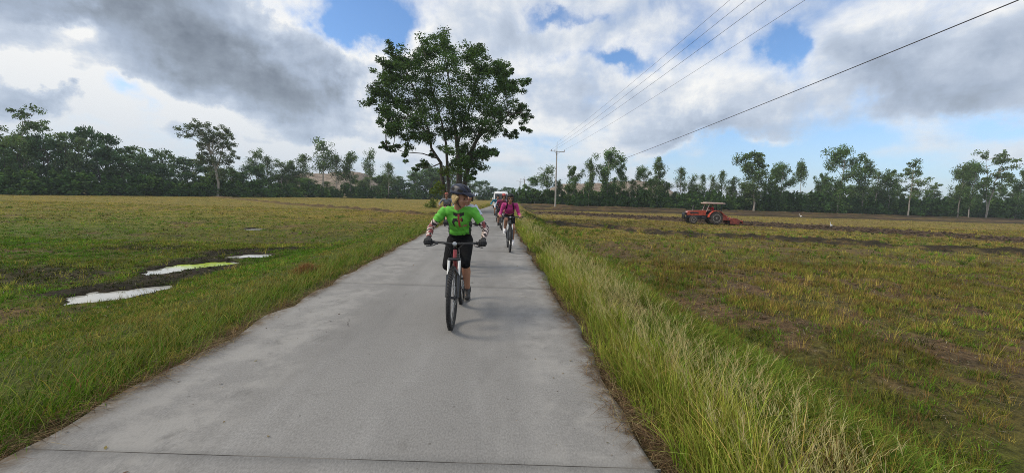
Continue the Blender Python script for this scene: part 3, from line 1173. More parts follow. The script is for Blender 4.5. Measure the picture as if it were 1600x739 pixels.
def clods():
    n = 9000
    r = np.sqrt(rng.random(n) ** 1.25 * (26 ** 2 - 1.5 ** 2) + 1.5 ** 2)
    x = r * rng.uniform(-1.5, 1.55, n)
    y = r
    # and thrown up along the ploughed strip
    m = 7000
    tt = rng.random(m) * (len(PLOW) - 1)
    i = tt.astype(int)
    A = np.array(PLOW)
    c = A[i] + (A[i + 1] - A[i]) * (tt - i)[:, None]
    x = np.concatenate([x, c[:, 0] + rng.normal(0, 2.6, m)])
    y = np.concatenate([y, c[:, 1] + rng.normal(0, 2.6, m)])
    plw = np.arange(n + m) >= n
    soil, mud_shade, lush, dry = ground_masks(x, y)
    xs = x - xo(y)
    ok = ((xs > XR + 1.2) | (xs < XL - 2.5)) & in_view(x, y) & (puddle_field(x, y) < -0.15) & (rng.random(n + m) < np.clip(soil + mud_shade, 0.04, 1))
    x, y, mud_shade, plw = x[ok], y[ok], mud_shade[ok], plw[ok]
    n = len(x)
    s = np.where(plw, 0.06 + 0.16 * rng.random(n) ** 2, 0.012 + 0.045 * rng.random(n) ** 2.5)
    base = np.array([[1, 0, 0], [-1, 0, 0], [0, 1, 0], [0, -1, 0], [0, 0, 1], [0, 0, -.4]], float)
    V = base[None] * (0.6 + 0.8 * rng.random((n, 6, 1))) + rng.normal(0, .22, (n, 6, 3))
    V = V * s[:, None, None] * np.array([1, 1, .7])
    V[:, :, 0] += x[:, None]
    V[:, :, 1] += y[:, None]
    V[:, :, 2] += (terrain(x, y) + s * .15)[:, None]
    F = np.array([[0, 2, 4], [2, 1, 4], [1, 3, 4], [3, 0, 4], [2, 0, 5], [1, 2, 5], [3, 1, 5], [0, 3, 5]])
    Q = (np.arange(n)[:, None, None] * 6 + F[None]).reshape(-1, 3)
    c = C_SOIL * 0.85 + (C_MUD - C_SOIL * 0.85) * np.clip(mud_shade, 0, 1)[:, None]
    c = c * (0.6 + 0.8 * rng.random((n, 1)))
    return V.reshape(-1, 3), Q, np.repeat(c, 6, 0)


m_clod, t, b = new_mat('earth_clods')
t.link(t.n('ShaderNodeAttribute', attribute_name='col').outputs['Color'], b.inputs['Base Color'])
b.inputs['Roughness'].default_value = 0.95
b.inputs['Specular IOR Level'].default_value = 0.15
V, Q, Cc = clods()
o = link_mesh('soil_crumbs', np_mesh('soil_crumbs', V, Q, m_clod, Cc))
tag(o, 'crumbs and clods of bare earth over the fields and ploughed strip', 'soil', kind='stuff')

# dry brown heap on the left verge
mbp = gp(480, 438, -0.22)
n = 900
P = np.stack([mbp[0] + rng.normal(0, 0.10, n), mbp[1] + rng.normal(0, 0.12, n), np.zeros(n)], 1)
P[:, 2] = terrain(P[:, 0], P[:, 1]) + 0.13 * np.exp(-(((P[:, 0] - mbp[0]) / 0.14) ** 2 + ((P[:, 1] - mbp[1]) / 0.17) ** 2)) * rng.random(n)
V, Q, Cc = blades(P, 0.10 + 0.12 * rng.random(n), np.full(n, 0.008), rng.random(n) * 6.28, 0.9 + 0.2 * rng.random(n), rng.random(n) * 6.28,
                  jitter((0.27, 0.14, 0.06), n), 2)
o = link_mesh('straw_clump', np_mesh('straw_clump', V, Q, m_grass, Cc))
tag(o, 'small heap of reddish dead grass on the left verge', 'straw heap')

# ------------------------------------------------------------------ sky
SUN_AZ, SUN_EL = R(-92), R(40)          # to the left of the road
w = bpy.data.worlds.new('World')
SC.world = w
w.use_nodes = True
t = NT(w.node_tree)
bg = w.node_tree.nodes['Background']
bg.inputs['Strength'].default_value = 0.1
sky = t.n('ShaderNodeTexSky')
sky.sky_type = 'NISHITA'
sky.sun_disc = False
sky.sun_elevation = SUN_EL
sky.sun_rotation = SUN_AZ
sky.air_density = 1.0
sky.dust_density = 0.6
sky.ozone_density = 1.5
gen = t.n('ShaderNodeTexCoord').outputs['Generated']
nrm = t.n('ShaderNodeVectorMath', operation='NORMALIZE')
t.link(gen, nrm.inputs[0])
sp = t.n('ShaderNodeSeparateXYZ')
t.link(nrm.outputs[0], sp.inputs[0])
dx, dy, dz = sp.outputs
zc = t.m('MAXIMUM', dz, 0.0)
den = t.m('ADD', zc, 0.16)
cmb = t.n('ShaderNodeCombineXYZ')
t.link(t.m('DIVIDE', dx, den), cmb.inputs[0])
t.link(t.m('DIVIDE', dy, den), cmb.inputs[1])
plane = cmb.outputs[0]                  # a flat cloud deck seen in perspective
n_big = t.noise(plane, 1.0, 8, 0.52, 0.2)
n_det = t.noise(t.mapping(plane, (1, 1, 1), (7.3, 2.1, 0)), 3.2, 8, 0.6, 0.3)
n_soft = t.noise(t.mapping(plane, (1, 1, 1), (3.3, 9.1, 0)), 0.75, 5, 0.5, 0.2)
n_puff = t.noise(nrm.outputs[0], 7.0, 8, 0.60, 0.2)
sunv = (math.sin(SUN_AZ) * math.cos(SUN_EL), math.cos(SUN_AZ) * math.cos(SUN_EL), math.sin(SUN_EL))
off_ = tuple(0.035 * q for q in sunv)
n_puff2 = t.noise(t.mapping(nrm.outputs[0], (1, 1, 1), off_), 7.0, 5, 0.60, 0.2)
offp = (0.22 * sunv[0], 0.22 * sunv[1] + 0.06, 0)
n_big2 = t.noise(t.mapping(plane, (1, 1, 1), offp), 1.1, 5, 0.56, 0.25)
# the side of a billow turned to the sun is lighter
lit = t.m('ADD', t.m('MULTIPLY', t.m('SUBTRACT', n_puff, n_puff2), 0.75), t.m('MULTIPLY', t.m('SUBTRACT', n_big, n_big2), 0.6))
az = t.m('MULTIPLY', t.m('ARCTAN2', dx, dy), 180 / math.pi)
el = t.m('MULTIPLY', t.m('ARCSINE', dz), 180 / math.pi)
# warp the placed clouds so that no outline is regular
w1 = t.m('SUBTRACT', t.noise(nrm.outputs[0], 3.2, 7, 0.6), 0.5)
w2 = t.m('SUBTRACT', t.noise(t.mapping(nrm.outputs[0], (1, 1, 1), (5, 3, 8)), 4.2, 7, 0.62), 0.5)
azw = t.m('ADD', az, t.m('MULTIPLY', w1, 26.0))
elw = t.m('ADD', el, t.m('MULTIPLY', w2, 13.0))


def azel(px, py):
    d = ray(px, py)
    d = d / np.linalg.norm(d)
    return math.degrees(math.atan2(d[0], d[1])), math.degrees(math.asin(d[2]))


def blob(px, py, rx, ry, rot, amp):
    """a soft elliptical patch of the sky, measured off the photograph in degrees"""
    a0, e0 = azel(px, py)
    a1, e1 = azel(px + rx * math.cos(R(rot)), py - rx * math.sin(R(rot)))
    a2, e2 = azel(px - ry * math.sin(R(rot)), py - ry * math.cos(R(rot)))
    # solve linear map (da,de)->(u,v)
    M_ = np.linalg.inv(np.array([[a1 - a0, a2 - a0], [e1 - e0, e2 - e0]]))
    da, de = t.m('SUBTRACT', azw, a0), t.m('SUBTRACT', elw, e0)
    u_ = t.m('ADD', t.m('MULTIPLY', da, float(M_[0, 0])), t.m('MULTIPLY', de, float(M_[0, 1])))
    v_ = t.m('ADD', t.m('MULTIPLY', da, float(M_[1, 0])), t.m('MULTIPLY', de, float(M_[1, 1])))
    r2 = t.m('ADD', t.m('MULTIPLY', u_, u_), t.m('MULTIPLY', v_, v_))
    g_ = t.m('POWER', 2.718, t.m('MULTIPLY', r2, -1.0))
    return t.m('MULTIPLY', g_, amp)


def total(lst, base):
    s = base
    for bl in lst:
        s = t.m('ADD', s, blob(*bl))
    return s


# where there is cloud (+) and where blue shows (-)
cover = total([
    (570, 40, 70, 60, 0, -1.3), (612, 88, 38, 24, 30, -0.5), (510, 60, 34, 35, 0, -0.2),
    (1212, 92, 34, 34, 40, -0.65), (955, 105, 70, 16, -14, -0.75), (1180, 240, 220, 24, 4, -0.85),
    (1335, 160, 45, 36, 30, -0.45), (1520, 205, 120, 18, 0, -0.4), (160, 147, 60, 18, 0, -0.5), (245, 165, 40, 22, 0, -0.42),
    (880, 15, 50, 15, 0, -0.5), (1075, 55, 50, 34, 20, -0.35), (1250, 285, 380, 24, 0, -0.5), (800, 225, 60, 22, 0, -0.3),
    (310, 80, 320, 95, -10, 0.9), (470, 150, 130, 60, 0, 0.7), (60, 150, 90, 40, -20, 0.6), (700, 130, 150, 90, 0, 0.45), (1450, 80, 200, 60, 0, 0.45),
    (480, 190, 140, 40, -5, 0.4), (1050, 190, 170, 45, 0, 0.35), (1000, 50, 200, 60, 0, 0.2), (1400, 160, 260, 50, 0, 0.2),
], t.m('ADD', t.m('MULTIPLY', t.m('SUBTRACT', n_big, 0.5), 1.7), t.m('ADD', t.m('MULTIPLY', t.m('SUBTRACT', n_puff, 0.5), 1.25), 0.58)))
alpha = t.smooth(cover, 0.0, 0.78)
# how light the cloud is: bright rims and thin sheets, dark undersides
shade = total([
    (420, 110, 150, 55, -12, -0.33), (520, 150, 85, 45, 0, -0.30), (250, 70, 200, 45, -12, -0.22), (200, 5, 200, 30, 0, -0.25),
    (60, 168, 75, 18, -20, -0.45), (490, 205, 110, 18, -5, -0.24), (240, 200, 60, 18, -10, -0.18),
    (470, 18, 32, 22, 20, 0.50), (95, 42, 90, 18, -8, 0.36), (20, 85, 45, 25, 0, 0.36), (270, 168, 180, 24, -8, 0.55), (170, 188, 90, 24, 0, 0.50),
    (30, 118, 50, 12, -25, 0.32), (575, 115, 40, 40, 0, 0.26), (620, 62, 60, 24, 30, 0.24), (560, 205, 70, 18, 0, 0.16),
    (400, 236, 260, 18, 0, 0.36), (830, 215, 120, 35, 0, 0.14), (590, 150, 30, 30, 0, 0.15),
    (1150, 208, 260, 24, 4, -0.20), (1420, 120, 220, 70, 0, -0.10), (900, 140, 90, 30, -10, -0.08), (1250, 30, 240, 45, 0, -0.10), (1130, 140, 60, 50, 0, 0.10),
    (1030, 180, 80, 40, 0, 0.06), (1320, 60, 260, 45, 0, -0.12), (1450, 150, 190, 40, 0, -0.12), (960, 40, 160, 40, 0, -0.08), (740, 30, 90, 40, 0, -0.06), (840, 80, 90, 60, 0, 0.04), (1550, 90, 70, 50, 0, 0.06),
], t.m('ADD', t.m('MULTIPLY', t.m('SUBTRACT', n_det, 0.5), 0.22),
       t.m('ADD', t.m('MULTIPLY', t.m('SUBTRACT', n_soft, 0.5), 0.55), t.m('ADD', t.m('ADD', lit, t.m('MULTIPLY', t.m('SUBTRACT', n_puff, 0.5), 0.15)), 0.72))))
# thin rims of the clouds let the light through
shade = t.m('ADD', shade, t.smooth(cover, 0.15, 1.0, 0.30, 0.0))
shade = t.m('ADD', t.m('MULTIPLY', t.m('SUBTRACT', shade, 0.70), 1.2), 0.74)
ccol = t.ramp(shade, [(0.0, (0.170, 0.205, 0.260)), (0.28, (0.285, 0.335, 0.410)), (0.5, (0.400, 0.475, 0.600)), (0.75, (0.580, 0.655, 0.775)), (1.0, (0.95, 0.955, 0.95))])
ccol = t.mix(1.0, ccol, (10.0, 10.0, 10.0), 'MULTIPLY')
cmix = ccol.node
cmix.clamp_result = False
skyc = t.mix(1.0, sky.outputs[0], (1.20, 1.50, 1.82), 'MULTIPLY')
haze_f = t.smooth(el, 0.0, 15.0, 0.60, 0.0)
allc = t.mix(alpha, skyc, ccol)
allc = t.mix(haze_f, allc, (5.2, 6.2, 7.5))
# below the horizon: plain ground tone
allc = t.mix(t.smooth(dz, -0.02, 0.0), (1.2, 1.2, 0.8), allc)
t.link(allc, bg.inputs['Color'])

sd = bpy.data.lights.new('sun', 'SUN')
sd.energy = 2.5
sd.angle = R(18)
sd.color = (1.0, 0.88, 0.70)
so = bpy.data.objects.new('sun', sd)
COL.objects.link(so)
sdir = Vector((math.sin(SUN_AZ) * math.cos(SUN_EL), math.cos(SUN_AZ) * math.cos(SUN_EL), math.sin(SUN_EL)))
so.rotation_euler = sdir.to_track_quat('Z', 'Y').to_euler()
so.location = (-30, 20, 40)

# ------------------------------------------------------------------ trees
m_leaf = leaf_mat('tree_leaves', 0.30, 0.7, 0.10)
m_bark_d = simple('dark_bark', (0.075, 0.062, 0.050), 0.9, var=0.4, scale=6, bump=0.6)
m_bark_p = simple('pale_bark', (0.33, 0.30, 0.25), 0.85, var=0.3, scale=4, bump=0.4)


def leaves(ctr, rad, per, size, base, amt=0.35, droop=0.0, flat=1.0, fill=0.5, rr=None):
    """pointed leaf sprays scattered through ellipsoidal clumps"""
    rr = rr or rng
    ctr = np.asarray(ctr, float)
    rad = np.asarray(rad, float)
    k = len(ctr)
    n = k * per
    rep = np.repeat(np.arange(k), per)
    d = rr.normal(0, 1, (n, 3))
    d /= np.linalg.norm(d, axis=1)[:, None]
    q = rr.random(n) ** fill
    P = ctr[rep] + d * rad[rep] * q[:, None]
    # leaf axis and side
    a = rr.normal(0, 1, (n, 3)) + d * 0.8
    a[:, 2] = a[:, 2] * flat - droop
    a /= np.linalg.norm(a, axis=1)[:, None]
    s = np.cross(a, rr.normal(0, 1, (n, 3)))
    s /= np.linalg.norm(s, axis=1)[:, None] + 1e-9
    L = size * (0.6 + 0.8 * rr.random(n))[:, None]
    W = L * (0.42 + 0.2 * rr.random(n))[:, None]
    nn = np.cross(a, s)
    V = np.stack([P - a * L * 0.5, P + s * W * 0.5 + nn * W * 0.12, P + a * L * 0.5, P - s * W * 0.5 + nn * W * 0.12], 1).reshape(-1, 3)
    cl = np.asarray(base) * (1 + 0.30 * (rr.random((k, 1)) * 2 - 1))
    c = cl[rep] * (1 + amt * (rr.random((n, 1)) * 2 - 1)) * (1 + 0.1 * (rr.random((n, 3)) * 2 - 1))
    C = np.repeat(np.clip(c, 0, 1), 4, 0)
    Q = np.arange(n * 4).reshape(n, 4)
    return V, Q, C


def limb(mb, p0, p1, r0, r1, sag=0.0, wob=0.06, n=6, rr=random, sides=6):
    p0, p1 = np.array(p0, float), np.array(p1, float)
    L = np.linalg.norm(p1 - p0)
    pts, rad = [], []
    for i in range(n + 1):
        q = i / n
        p = p0 + (p1 - p0) * q
        p[2] += sag * L * math.sin(math.pi * q)
        if 0 < i < n:
            p += np.array([rr.uniform(-1, 1), rr.uniform(-1, 1), rr.uniform(-.5, .5)]) * wob * L
        pts.append(p)
        rad.append(r0 + (r1 - r0) * q ** 0.8)
    mb.tube(pts, rad, sides)
    return pts


# --- the big roadside tree, clump by clump
BT_Y = 38.0
bt = at(709, 327, BT_Y)
BTZ = float(terrain(np.array([bt[0]]), np.array([bt[1]]))[0])
PXM = BT_Y / F_PX        # metres per photo pixel at the tree
clumps = [  # photo x, y, radius in px
    (688, 66, 20), (668, 84, 20), (700, 88, 24), (735, 92, 22), (748, 80, 13), (612, 78, 13), (625, 96, 17), (606, 102, 14), (643, 92, 13), (655, 104, 20),
    (606, 124, 19), (628, 126, 22), (655, 130, 24), (688, 120, 26), (722, 120, 26), (752, 112, 20), (776, 106, 15), (784, 120, 16), (795, 108, 9),
    (594, 146, 18), (580, 160, 13), (612, 156, 21), (640, 158, 25), (672, 158, 28), (705, 152, 28), (738, 150, 28), (770, 146, 24), (797, 138, 18), (815, 132, 13),
    (604, 178, 17), (628, 186, 21), (656, 190, 24), (690, 186, 26), (724, 180, 26), (757, 178, 25), (786, 174, 22), (810, 172, 17), (826, 180, 12), (818, 196, 11),
    (612, 202, 14), (640, 210, 19), (668, 214, 20), (700, 212, 20), (732, 208, 22), (764, 204, 18), (790, 204, 13), (806, 208, 9), (598, 226, 10), (620, 234, 10), (636, 240, 9), (609, 230, 8),
    (718, 240, 22), (740, 244, 20), (760, 240, 16), (772, 238, 8), (724, 260, 17), (744, 260, 12), (664, 258, 13), (650, 262, 9), (712, 252, 10), (734, 276, 9), (672, 240, 8)]
mbt = MB()
cx0 = bt[0]
ctrs, rads = [], []
rs = random.Random(4)
for (px, py, r) in clumps:
    p = at(px, py, BT_Y)
    # depth inside a rounded crown
    hw = max(0.2, 1 - ((px - 703) / 140) ** 2) ** 0.5 * max(0.25, 1 - ((py - 165) / 135) ** 2) ** 0.5
    for s_ in ((-1, 1) if r > 13 else (rs.choice((-1, 1)),)):
        dy = s_ * rs.uniform(0.15, 0.85) * hw * 7.0
        q = p + np.array([0, dy, 0])
        q = CC + (q - CC) * 1.0
        # keep the bearing seen in the photo for clumps nearer or farther
        q[0] = p[0] * (BT_Y + dy) / BT_Y
        q[2] = CAM_H + (p[2] - CAM_H) * (BT_Y + dy) / BT_Y
        rr_ = r * PXM * (0.95 if s_ else 1)
        # small pads inside each clump make the feathery outline
        for k in range(9 if r > 13 else 5):
            o_ = np.array([rs.gauss(0, .46), rs.gauss(0, .55), rs.gauss(0, .42)]) * rr_
            ctrs.append(q + o_)
            rads.append(np.array([rr_ * 0.48, rr_ * 0.52, rr_ * 0.33]) * rs.uniform(0.75, 1.25))
ctrs = np.array(ctrs) - np.array([bt[0], bt[1], BTZ])
rads = np.array(rads)
base_cols = np.array([[0.050, 0.088, 0.022]])
LV = leaves(ctrs, rads, 112, 0.185, (0.072, 0.128, 0.037), 0.5, 0.25, 0.6, 0.62)
# low yellow-green sprouts round the boles
sp_c = [at(px, py, BT_Y - 1.5) - np.array([bt[0], bt[1], BTZ]) for px, py in ((702, 268), (694, 266), (712, 264), (684, 290), (678, 300), (690, 296))]
LV2 = leaves(np.array(sp_c), np.full((6, 3), 0.55), 90, 0.26, (0.15, 0.20, 0.035), 0.3, 0.2, 0.5, 0.5)
V, Q, Cc = merge([LV, LV2])
tree = thing('broadleaf_tree', 'tallest tree, wide feathery dark green crown, several trunks at the left edge of the road', 'tree', (bt[0], bt[1], BTZ))
link_mesh('crown', np_mesh('crown', V, Q, m_leaf, Cc), tree)
mb = MB()
L_ = lambda px, py, dy=0.0: at(px, py, BT_Y + dy) - np.array([bt[0], bt[1], BTZ])
forks = []
stems = [  # polyline in photo px with depth offsets, start radius, end radius
    ([(716, 332, 0), (717, 300, 0), (718, 268, 0), (716, 240, .3), (712, 205, .5), (706, 170, .5), (702, 130, .3), (694, 80, 0)], 0.42, 0.05),
    ([(722, 332, .8), (726, 290, .8), (731, 255, 1), (742, 225, 1.4), (757, 190, 2), (775, 155, 2.4), (790, 122, 2.4)], 0.33, 0.04),
    ([(718, 262, 0), (736, 236, -1), (748, 215, -1.6), (765, 198, -2), (795, 180, -2.2), (815, 176, -2.2)], 0.20, 0.04),
    ([(697, 332, .4), (695, 300, .4), (690, 275, .4), (689, 255, .4), (683, 246, .3), (674, 232, 0), (670, 205, -.5), (655, 165, -1), (640, 120, -1.2), (622, 92, -1.2)], 0.25, 0.04),
    ([(702, 332, -.6), (701, 296, -.6), (699, 262, -.6), (697, 225, -1), (690, 190, -1.6), (676, 150, -2), (665, 100, -2)], 0.22, 0.04),
    ([(672, 212, -.5), (650, 190, .6), (620, 165, 1.2), (594, 150, 1.2)], 0.11, 0.03),
    ([(684, 248, .3), (660, 240, 0), (632, 238, -.4), (604, 228, -.6)], 0.07, 0.02),
    ([(714, 225, .4), (728, 190, 2.4), (738, 150, 3.4), (748, 110, 3.2)], 0.15, 0.03),
    ([(717, 262, 0), (738, 250, -.8), (765, 240, -1)], 0.10, 0.03),
    ([(727, 286, .8), (735, 262, 2), (742, 240, 2.8)], 0.09, 0.03),
    ([(689, 255, .4), (672, 262, .8), (652, 262, .8)], 0.07, 0.02),
]
allpts = []
for pl, r0, r1 in stems:
    P = [L_(*p) for p in pl]
    n = len(P)
    mb.tube(P, [r0 + (r1 - r0) * (i / (n - 1)) ** 0.75 for i in range(n)], 9)
    # resample for twig anchors
    for a_, b_ in zip(P[2:-1] if n > 5 else P[:-1], P[3:] if n > 5 else P[1:]):
        for q in (0, .33, .66):
            allpts.append(a_ + (b_ - a_) * q)
    allpts.append(P[-1])
allpts = np.array(allpts)
for i in range(0, len(ctrs), 3):
    c = ctrs[i]
    d = np.linalg.norm(allpts - c, axis=1) + 0.8 * np.maximum(0, allpts[:, 2] - c[2])
    a_ = allpts[d.argmin()]
    if np.linalg.norm(a_ - c) > 2.6:
        continue
    limb(mb, a_, c, 0.045, 0.012, 0.06, 0.05, 4, rs, 5)
mb.build('trunk', m_bark_d, tree, 60)


# --- prototypes for the far trees (unit: metres, about 10 m high), seen from 60 m and more
def gum_proto(seed, dens=1.0, lean=0.0, spread=0.22, low=0.3, twin=False, layered=False, tint=(0.115, 0.175, 0.062), trunk_h=9.2):
    rr = np.random.default_rng(seed)
    r2 = random.Random(seed)
    mb = MB()
    H = 10.0
    ctr, rad = [], []
    for st in range(2 if twin else 1):
        ln = lean + (0.16 if st else (-0.10 if twin else 0))
        tp, tr = [], []
        px = 0
        for i in range(8):
            q = i / 7
            tp.append(np.array([ln * H * q ** 1.3 + r2.uniform(-.12, .12) * (i > 0), r2.uniform(-.12, .12) * (i > 0), trunk_h * q]))
            tr.append(0.14 * (1 - q) + 0.02)
        mb.tube(tp, tr, 6)
        nb = int((19 if not layered else 13) * (0.7 if twin else 1))
        for k in range(nb):
            q = low + (1 - low) * ((k + r2.random()) / nb)
            f = q * 7
            i = min(6, int(f))
            p0 = tp[i] + (tp[i + 1] - tp[i]) * (f - i)
            prof = math.sin(math.pi * min(1, max(0.05, (q - low * 0.6) / (1.08 - low * 0.6)))) ** 0.7
            ang = r2.random() * 6.28
            reach = H * spread * prof * r2.uniform(0.45, 1.1)
            p1 = p0 + np.array([math.cos(ang) * reach, math.sin(ang) * reach, reach * (0.35 if layered else 0.75) * r2.uniform(.5, 1.2)])
            limb(mb, p0, p1, 0.05, 0.012, 0.05, 0.06, 4, r2, 4)
            for m_ in range(3):
                o_ = np.array([r2.gauss(0, .42), r2.gauss(0, .42), r2.gauss(0, .38)])
                ctr.append(p1 + o_ - (p1 - p0) * 0.25 * m_)
                s_ = r2.uniform(0.45, 0.95) * (0.85 + 0.5 * prof)
                rad.append((s_, s_, s_ * (0.45 if layered else 0.85)))
        ctr.append(tp[-1] + np.array([0, 0, .2]))
        rad.append((.4, .4, .55))
    V, Q, C = leaves(ctr, rad, int(70 * dens), 0.28, tint, 0.5, 0.5, 0.8, 0.6, rr)
    return mb.mesh('trunk', m_bark_p, 60), np_mesh('crown', V, Q, m_leaf, C)


def dense_proto(seed, tint=(0.085, 0.150, 0.062), width=0.42, low=0.08, per=60):
    """full round crown down to the ground, scrubby edge of the wood"""
    rr = np.random.default_rng(seed)
    r2 = random.Random(seed)
    H = 10.0
    mb = MB()
    tp = [np.array([r2.uniform(-.15, .15) * i, r2.uniform(-.15, .15) * i, 8.2 * i / 5]) for i in range(6)]
    mb.tube(tp, [0.22 - 0.035 * i for i in range(6)], 6)
    ctr, rad = [], []
    for k in range(44):
        z = H * (low + (0.94 - low) * r2.random() ** 0.8)
        q = z / H
        pr = math.sin(math.pi * min(1, (q + 0.18) / 1.2)) ** 0.6
        a = r2.random() * 6.28
        ra = H * width * pr * r2.random() ** 0.45
        c = np.array([math.cos(a) * ra, math.sin(a) * ra, z])
        ctr.append(c)
        s_ = r2.uniform(0.7, 1.25)
        rad.append((s_, s_, s_ * r2.uniform(.5, .8)))
        if k % 3 == 0:
            b0 = tp[min(4, int(q * 5))]
            limb(mb, b0, c, 0.06, 0.015, 0.05, 0.05, 4, r2, 4)
    V, Q, C = leaves(ctr, rad, per, 0.42, tint, 0.42, 0.15, 0.7, 0.5, rr)
    return mb.mesh('trunk', m_bark_d, 60), np_mesh('crown', V, Q, m_leaf, C)


def shrub_proto(seed, tint=(0.080, 0.155, 0.044)):
    rr = np.random.default_rng(seed)
    r2 = random.Random(seed)
    ctr, rad = [], []
    for k in range(20):
        a = r2.random() * 6.28
        ra = 1.35 * r2.random() ** 0.6
        z = r2.uniform(0.15, 2.0) * (1 - 0.35 * ra / 1.35)
        ctr.append((math.cos(a) * ra, math.sin(a) * ra, z))
        s_ = r2.uniform(0.35, 0.65)
        rad.append((s_, s_, s_))
    for k in range(9):                        # upright shoots
        a = r2.random() * 6.28
        ra = 1.1 * r2.random()
        ctr.append((math.cos(a) * ra, math.sin(a) * ra, r2.uniform(1.7, 2.5)))
        rad.append((0.14, 0.14, 0.55))
    V, Q, C = leaves(ctr, rad, 62, 0.27, tint, 0.45, -0.2, 1.0, 0.5, rr)
    return np_mesh('shrub', V, Q, m_leaf, C)


GUM = {
    'airy': [gum_proto(21, 0.75, 0.03, 0.20, 0.42), gum_proto(22, 0.75, -0.04, 0.22, 0.40)],
    'tall': [gum_proto(31, 1.1, 0.02, 0.15, 0.25), gum_proto(32, 1.1, -0.02, 0.14, 0.22)],
    'full': [gum_proto(41, 1.9, 0.02, 0.30, 0.16, tint=(0.105, 0.180, 0.055)), gum_proto(42, 1.9, -0.03, 0.27, 0.14, tint=(0.105, 0.180, 0.055))],
    'lean': [gum_proto(51, 1.8, 0.14, 0.26, 0.22), gum_proto(52, 1.0, 0.20, 0.14, 0.66)],
    'layer': [gum_proto(61, 1.2, 0.03, 0.34, 0.35, layered=True), gum_proto(62, 1.1, -0.03, 0.32, 0.30, twin=True, layered=True)],
    'twin': [gum_proto(71, 1.5, 0.0, 0.22, 0.42, twin=True), gum_proto(72, 1.3, 0.0, 0.22, 0.30, twin=True)],
}
DENSE = [dense_proto(81), dense_proto(82, (0.068, 0.125, 0.056)), dense_proto(83, (0.105, 0.160, 0.058), 0.34), dense_proto(84, (0.058, 0.110, 0.050), 0.42), dense_proto(85, (0.13, 0.19, 0.085), 0.30), dense_proto(86, (0.11, 0.175, 0.075), 0.38)]
SHRUB = [shrub_proto(91), shrub_proto(92, (0.066, 0.130, 0.038)), shrub_proto(93, (0.100, 0.175, 0.044))]


def tz(x, y):
    return float(terrain(np.array([x]), np.array([y]))[0])


def plant(name, proto, px, top, Y, wpx, label, group, natw, natH=10.0, rz=None):
    """stand a tree at bearing px, distance Y, as high as its top in the photo"""
    p = at(px, top, Y)
    z0 = tz(p[0], Y)
    H = p[2] - z0
    W = wpx * Y / F_PX
    o = thing(name, label, 'tree', (p[0], Y, z0 - 0.05), random.uniform(0, 6.28) if rz is None else rz, group)
    sz = H / natH
    sx = max(0.5 * sz, min(1.9 * sz, W / natw))
    o.scale = (sx, sx, sz)
    link_mesh('trunk', proto[0], o)
    link_mesh('crown', proto[1], o)
    return o


def lerp_tab(x, tab):
    return float(np.interp(x, [a for a, _ in tab], [b for _, b in tab]))


NATW = {'airy': 4.3, 'tall': 3.4, 'full': 6.0, 'lean': 5.0, 'layer': 6.8, 'twin': 6.2}
G_R = 'young trees along the bank right of the road'
right_trees = [
    # px, top, width, kind, variant, depth, label
    (832, 277, 26, 'full', 0, 104, 'round dark green tree nearest the road on the right, left of the utility pole'),
    (856, 262, 30, 'airy', 0, 97, 'thin airy tree standing right behind the near utility pole'),
    (899, 260, 32, 'full', 1, 93, 'dense oval tree, first right of the utility pole in front of the spoil heap'),
    (923, 247, 17, 'tall', 0, 90, 'slender pale trunked tree between the oval tree and the broad airy tree'),
    (952, 236, 46, 'full', 0, 92, 'broad rounded airy tree in front of the middle of the spoil heap'),
    (973, 256, 22, 'full', 1, 94, 'small dark dense tree against the right side of the broad airy tree'),
    (1006, 262, 28, 'full', 0, 93, 'bushy tree in front of the right part of the spoil heap'),
    (1031, 244, 21, 'tall', 1, 92, 'tall narrow conical tree near the right end of the spoil heap'),
    (1066, 261, 20, 'airy', 1, 93, 'airy pale topped tree just left above the tractor bonnet'),
    (1084, 275, 16, 'airy', 0, 94, 'small thin tree just right of the airy pale topped tree'),
    (1099, 272, 14, 'airy', 1, 95, 'small thin tree directly above the tractor cab'),
    (1114, 275, 16, 'airy', 0, 94, 'small thin tree just right of the tractor cab'),
    (1129, 266, 16, 'airy', 1, 95, 'slim tree above the orange tiller, taller than its thin neighbours'),
    (1148, 275, 16, 'tall', 0, 94, 'small slim tree standing left of the big leaning tree'),
    (1186, 237, 50, 'lean', 0, 90, 'big bushy leaning tree on a pale crooked trunk, first big one right of the tractor'),
    (1213, 264, 26, 'full', 1, 93, 'dense bush-like tree tucked behind the big leaning tree'),
    (1224, 257, 34, 'full', 0, 91, 'dense dark tree right of the big leaning tree, with an egret below it'),
    (1258, 251, 24, 'lean', 1, 93, 'bare stemmed leaning tree with one tuft of leaves at its top'),
    (1284, 271, 24, 'full', 1, 92, 'low bushy tree between the tufted leaning tree and the tall double crowned tree'),
    (1320, 232, 50, 'full', 0, 89, 'tallest of the right hand trees, with a big stepped crown'),
    (1356, 247, 24, 'tall', 1, 90, 'slim tree touching the right side of the tallest right hand tree'),
    (1374, 268, 26, 'airy', 0, 92, 'open airy tree right of the slim tree beside the tallest one'),
    (1396, 266, 30, 'full', 1, 91, 'dense dark green tree left of the flat layered tree'),
    (1430, 251, 48, 'layer', 0, 88, 'flat topped layered tree on a pale straight trunk, left of the red roofed shed'),
    (1463, 284, 32, 'layer', 1, 96, 'small open tree in front of the red roofed shed'),
    (1508, 259, 32, 'twin', 0, 88, 'open crowned tree on the left side of the large group near the right edge'),
    (1526, 255, 34, 'full', 0, 86, 'dense dark tree in the centre of the large group near the right edge'),
    (1557, 232, 50, 'layer', 1, 88, 'tallest spreading airy tree of the large group near the right edge'),
    (1598, 266, 34, 'full', 1, 90, 'dark dense tree cut by the right edge of the photo'),
    (1650, 250, 50, 'full', 0, 88, None), (1700, 240, 50, 'twin', 1, 86, None), (1770, 246, 60, 'full', 1, 84, None),
]
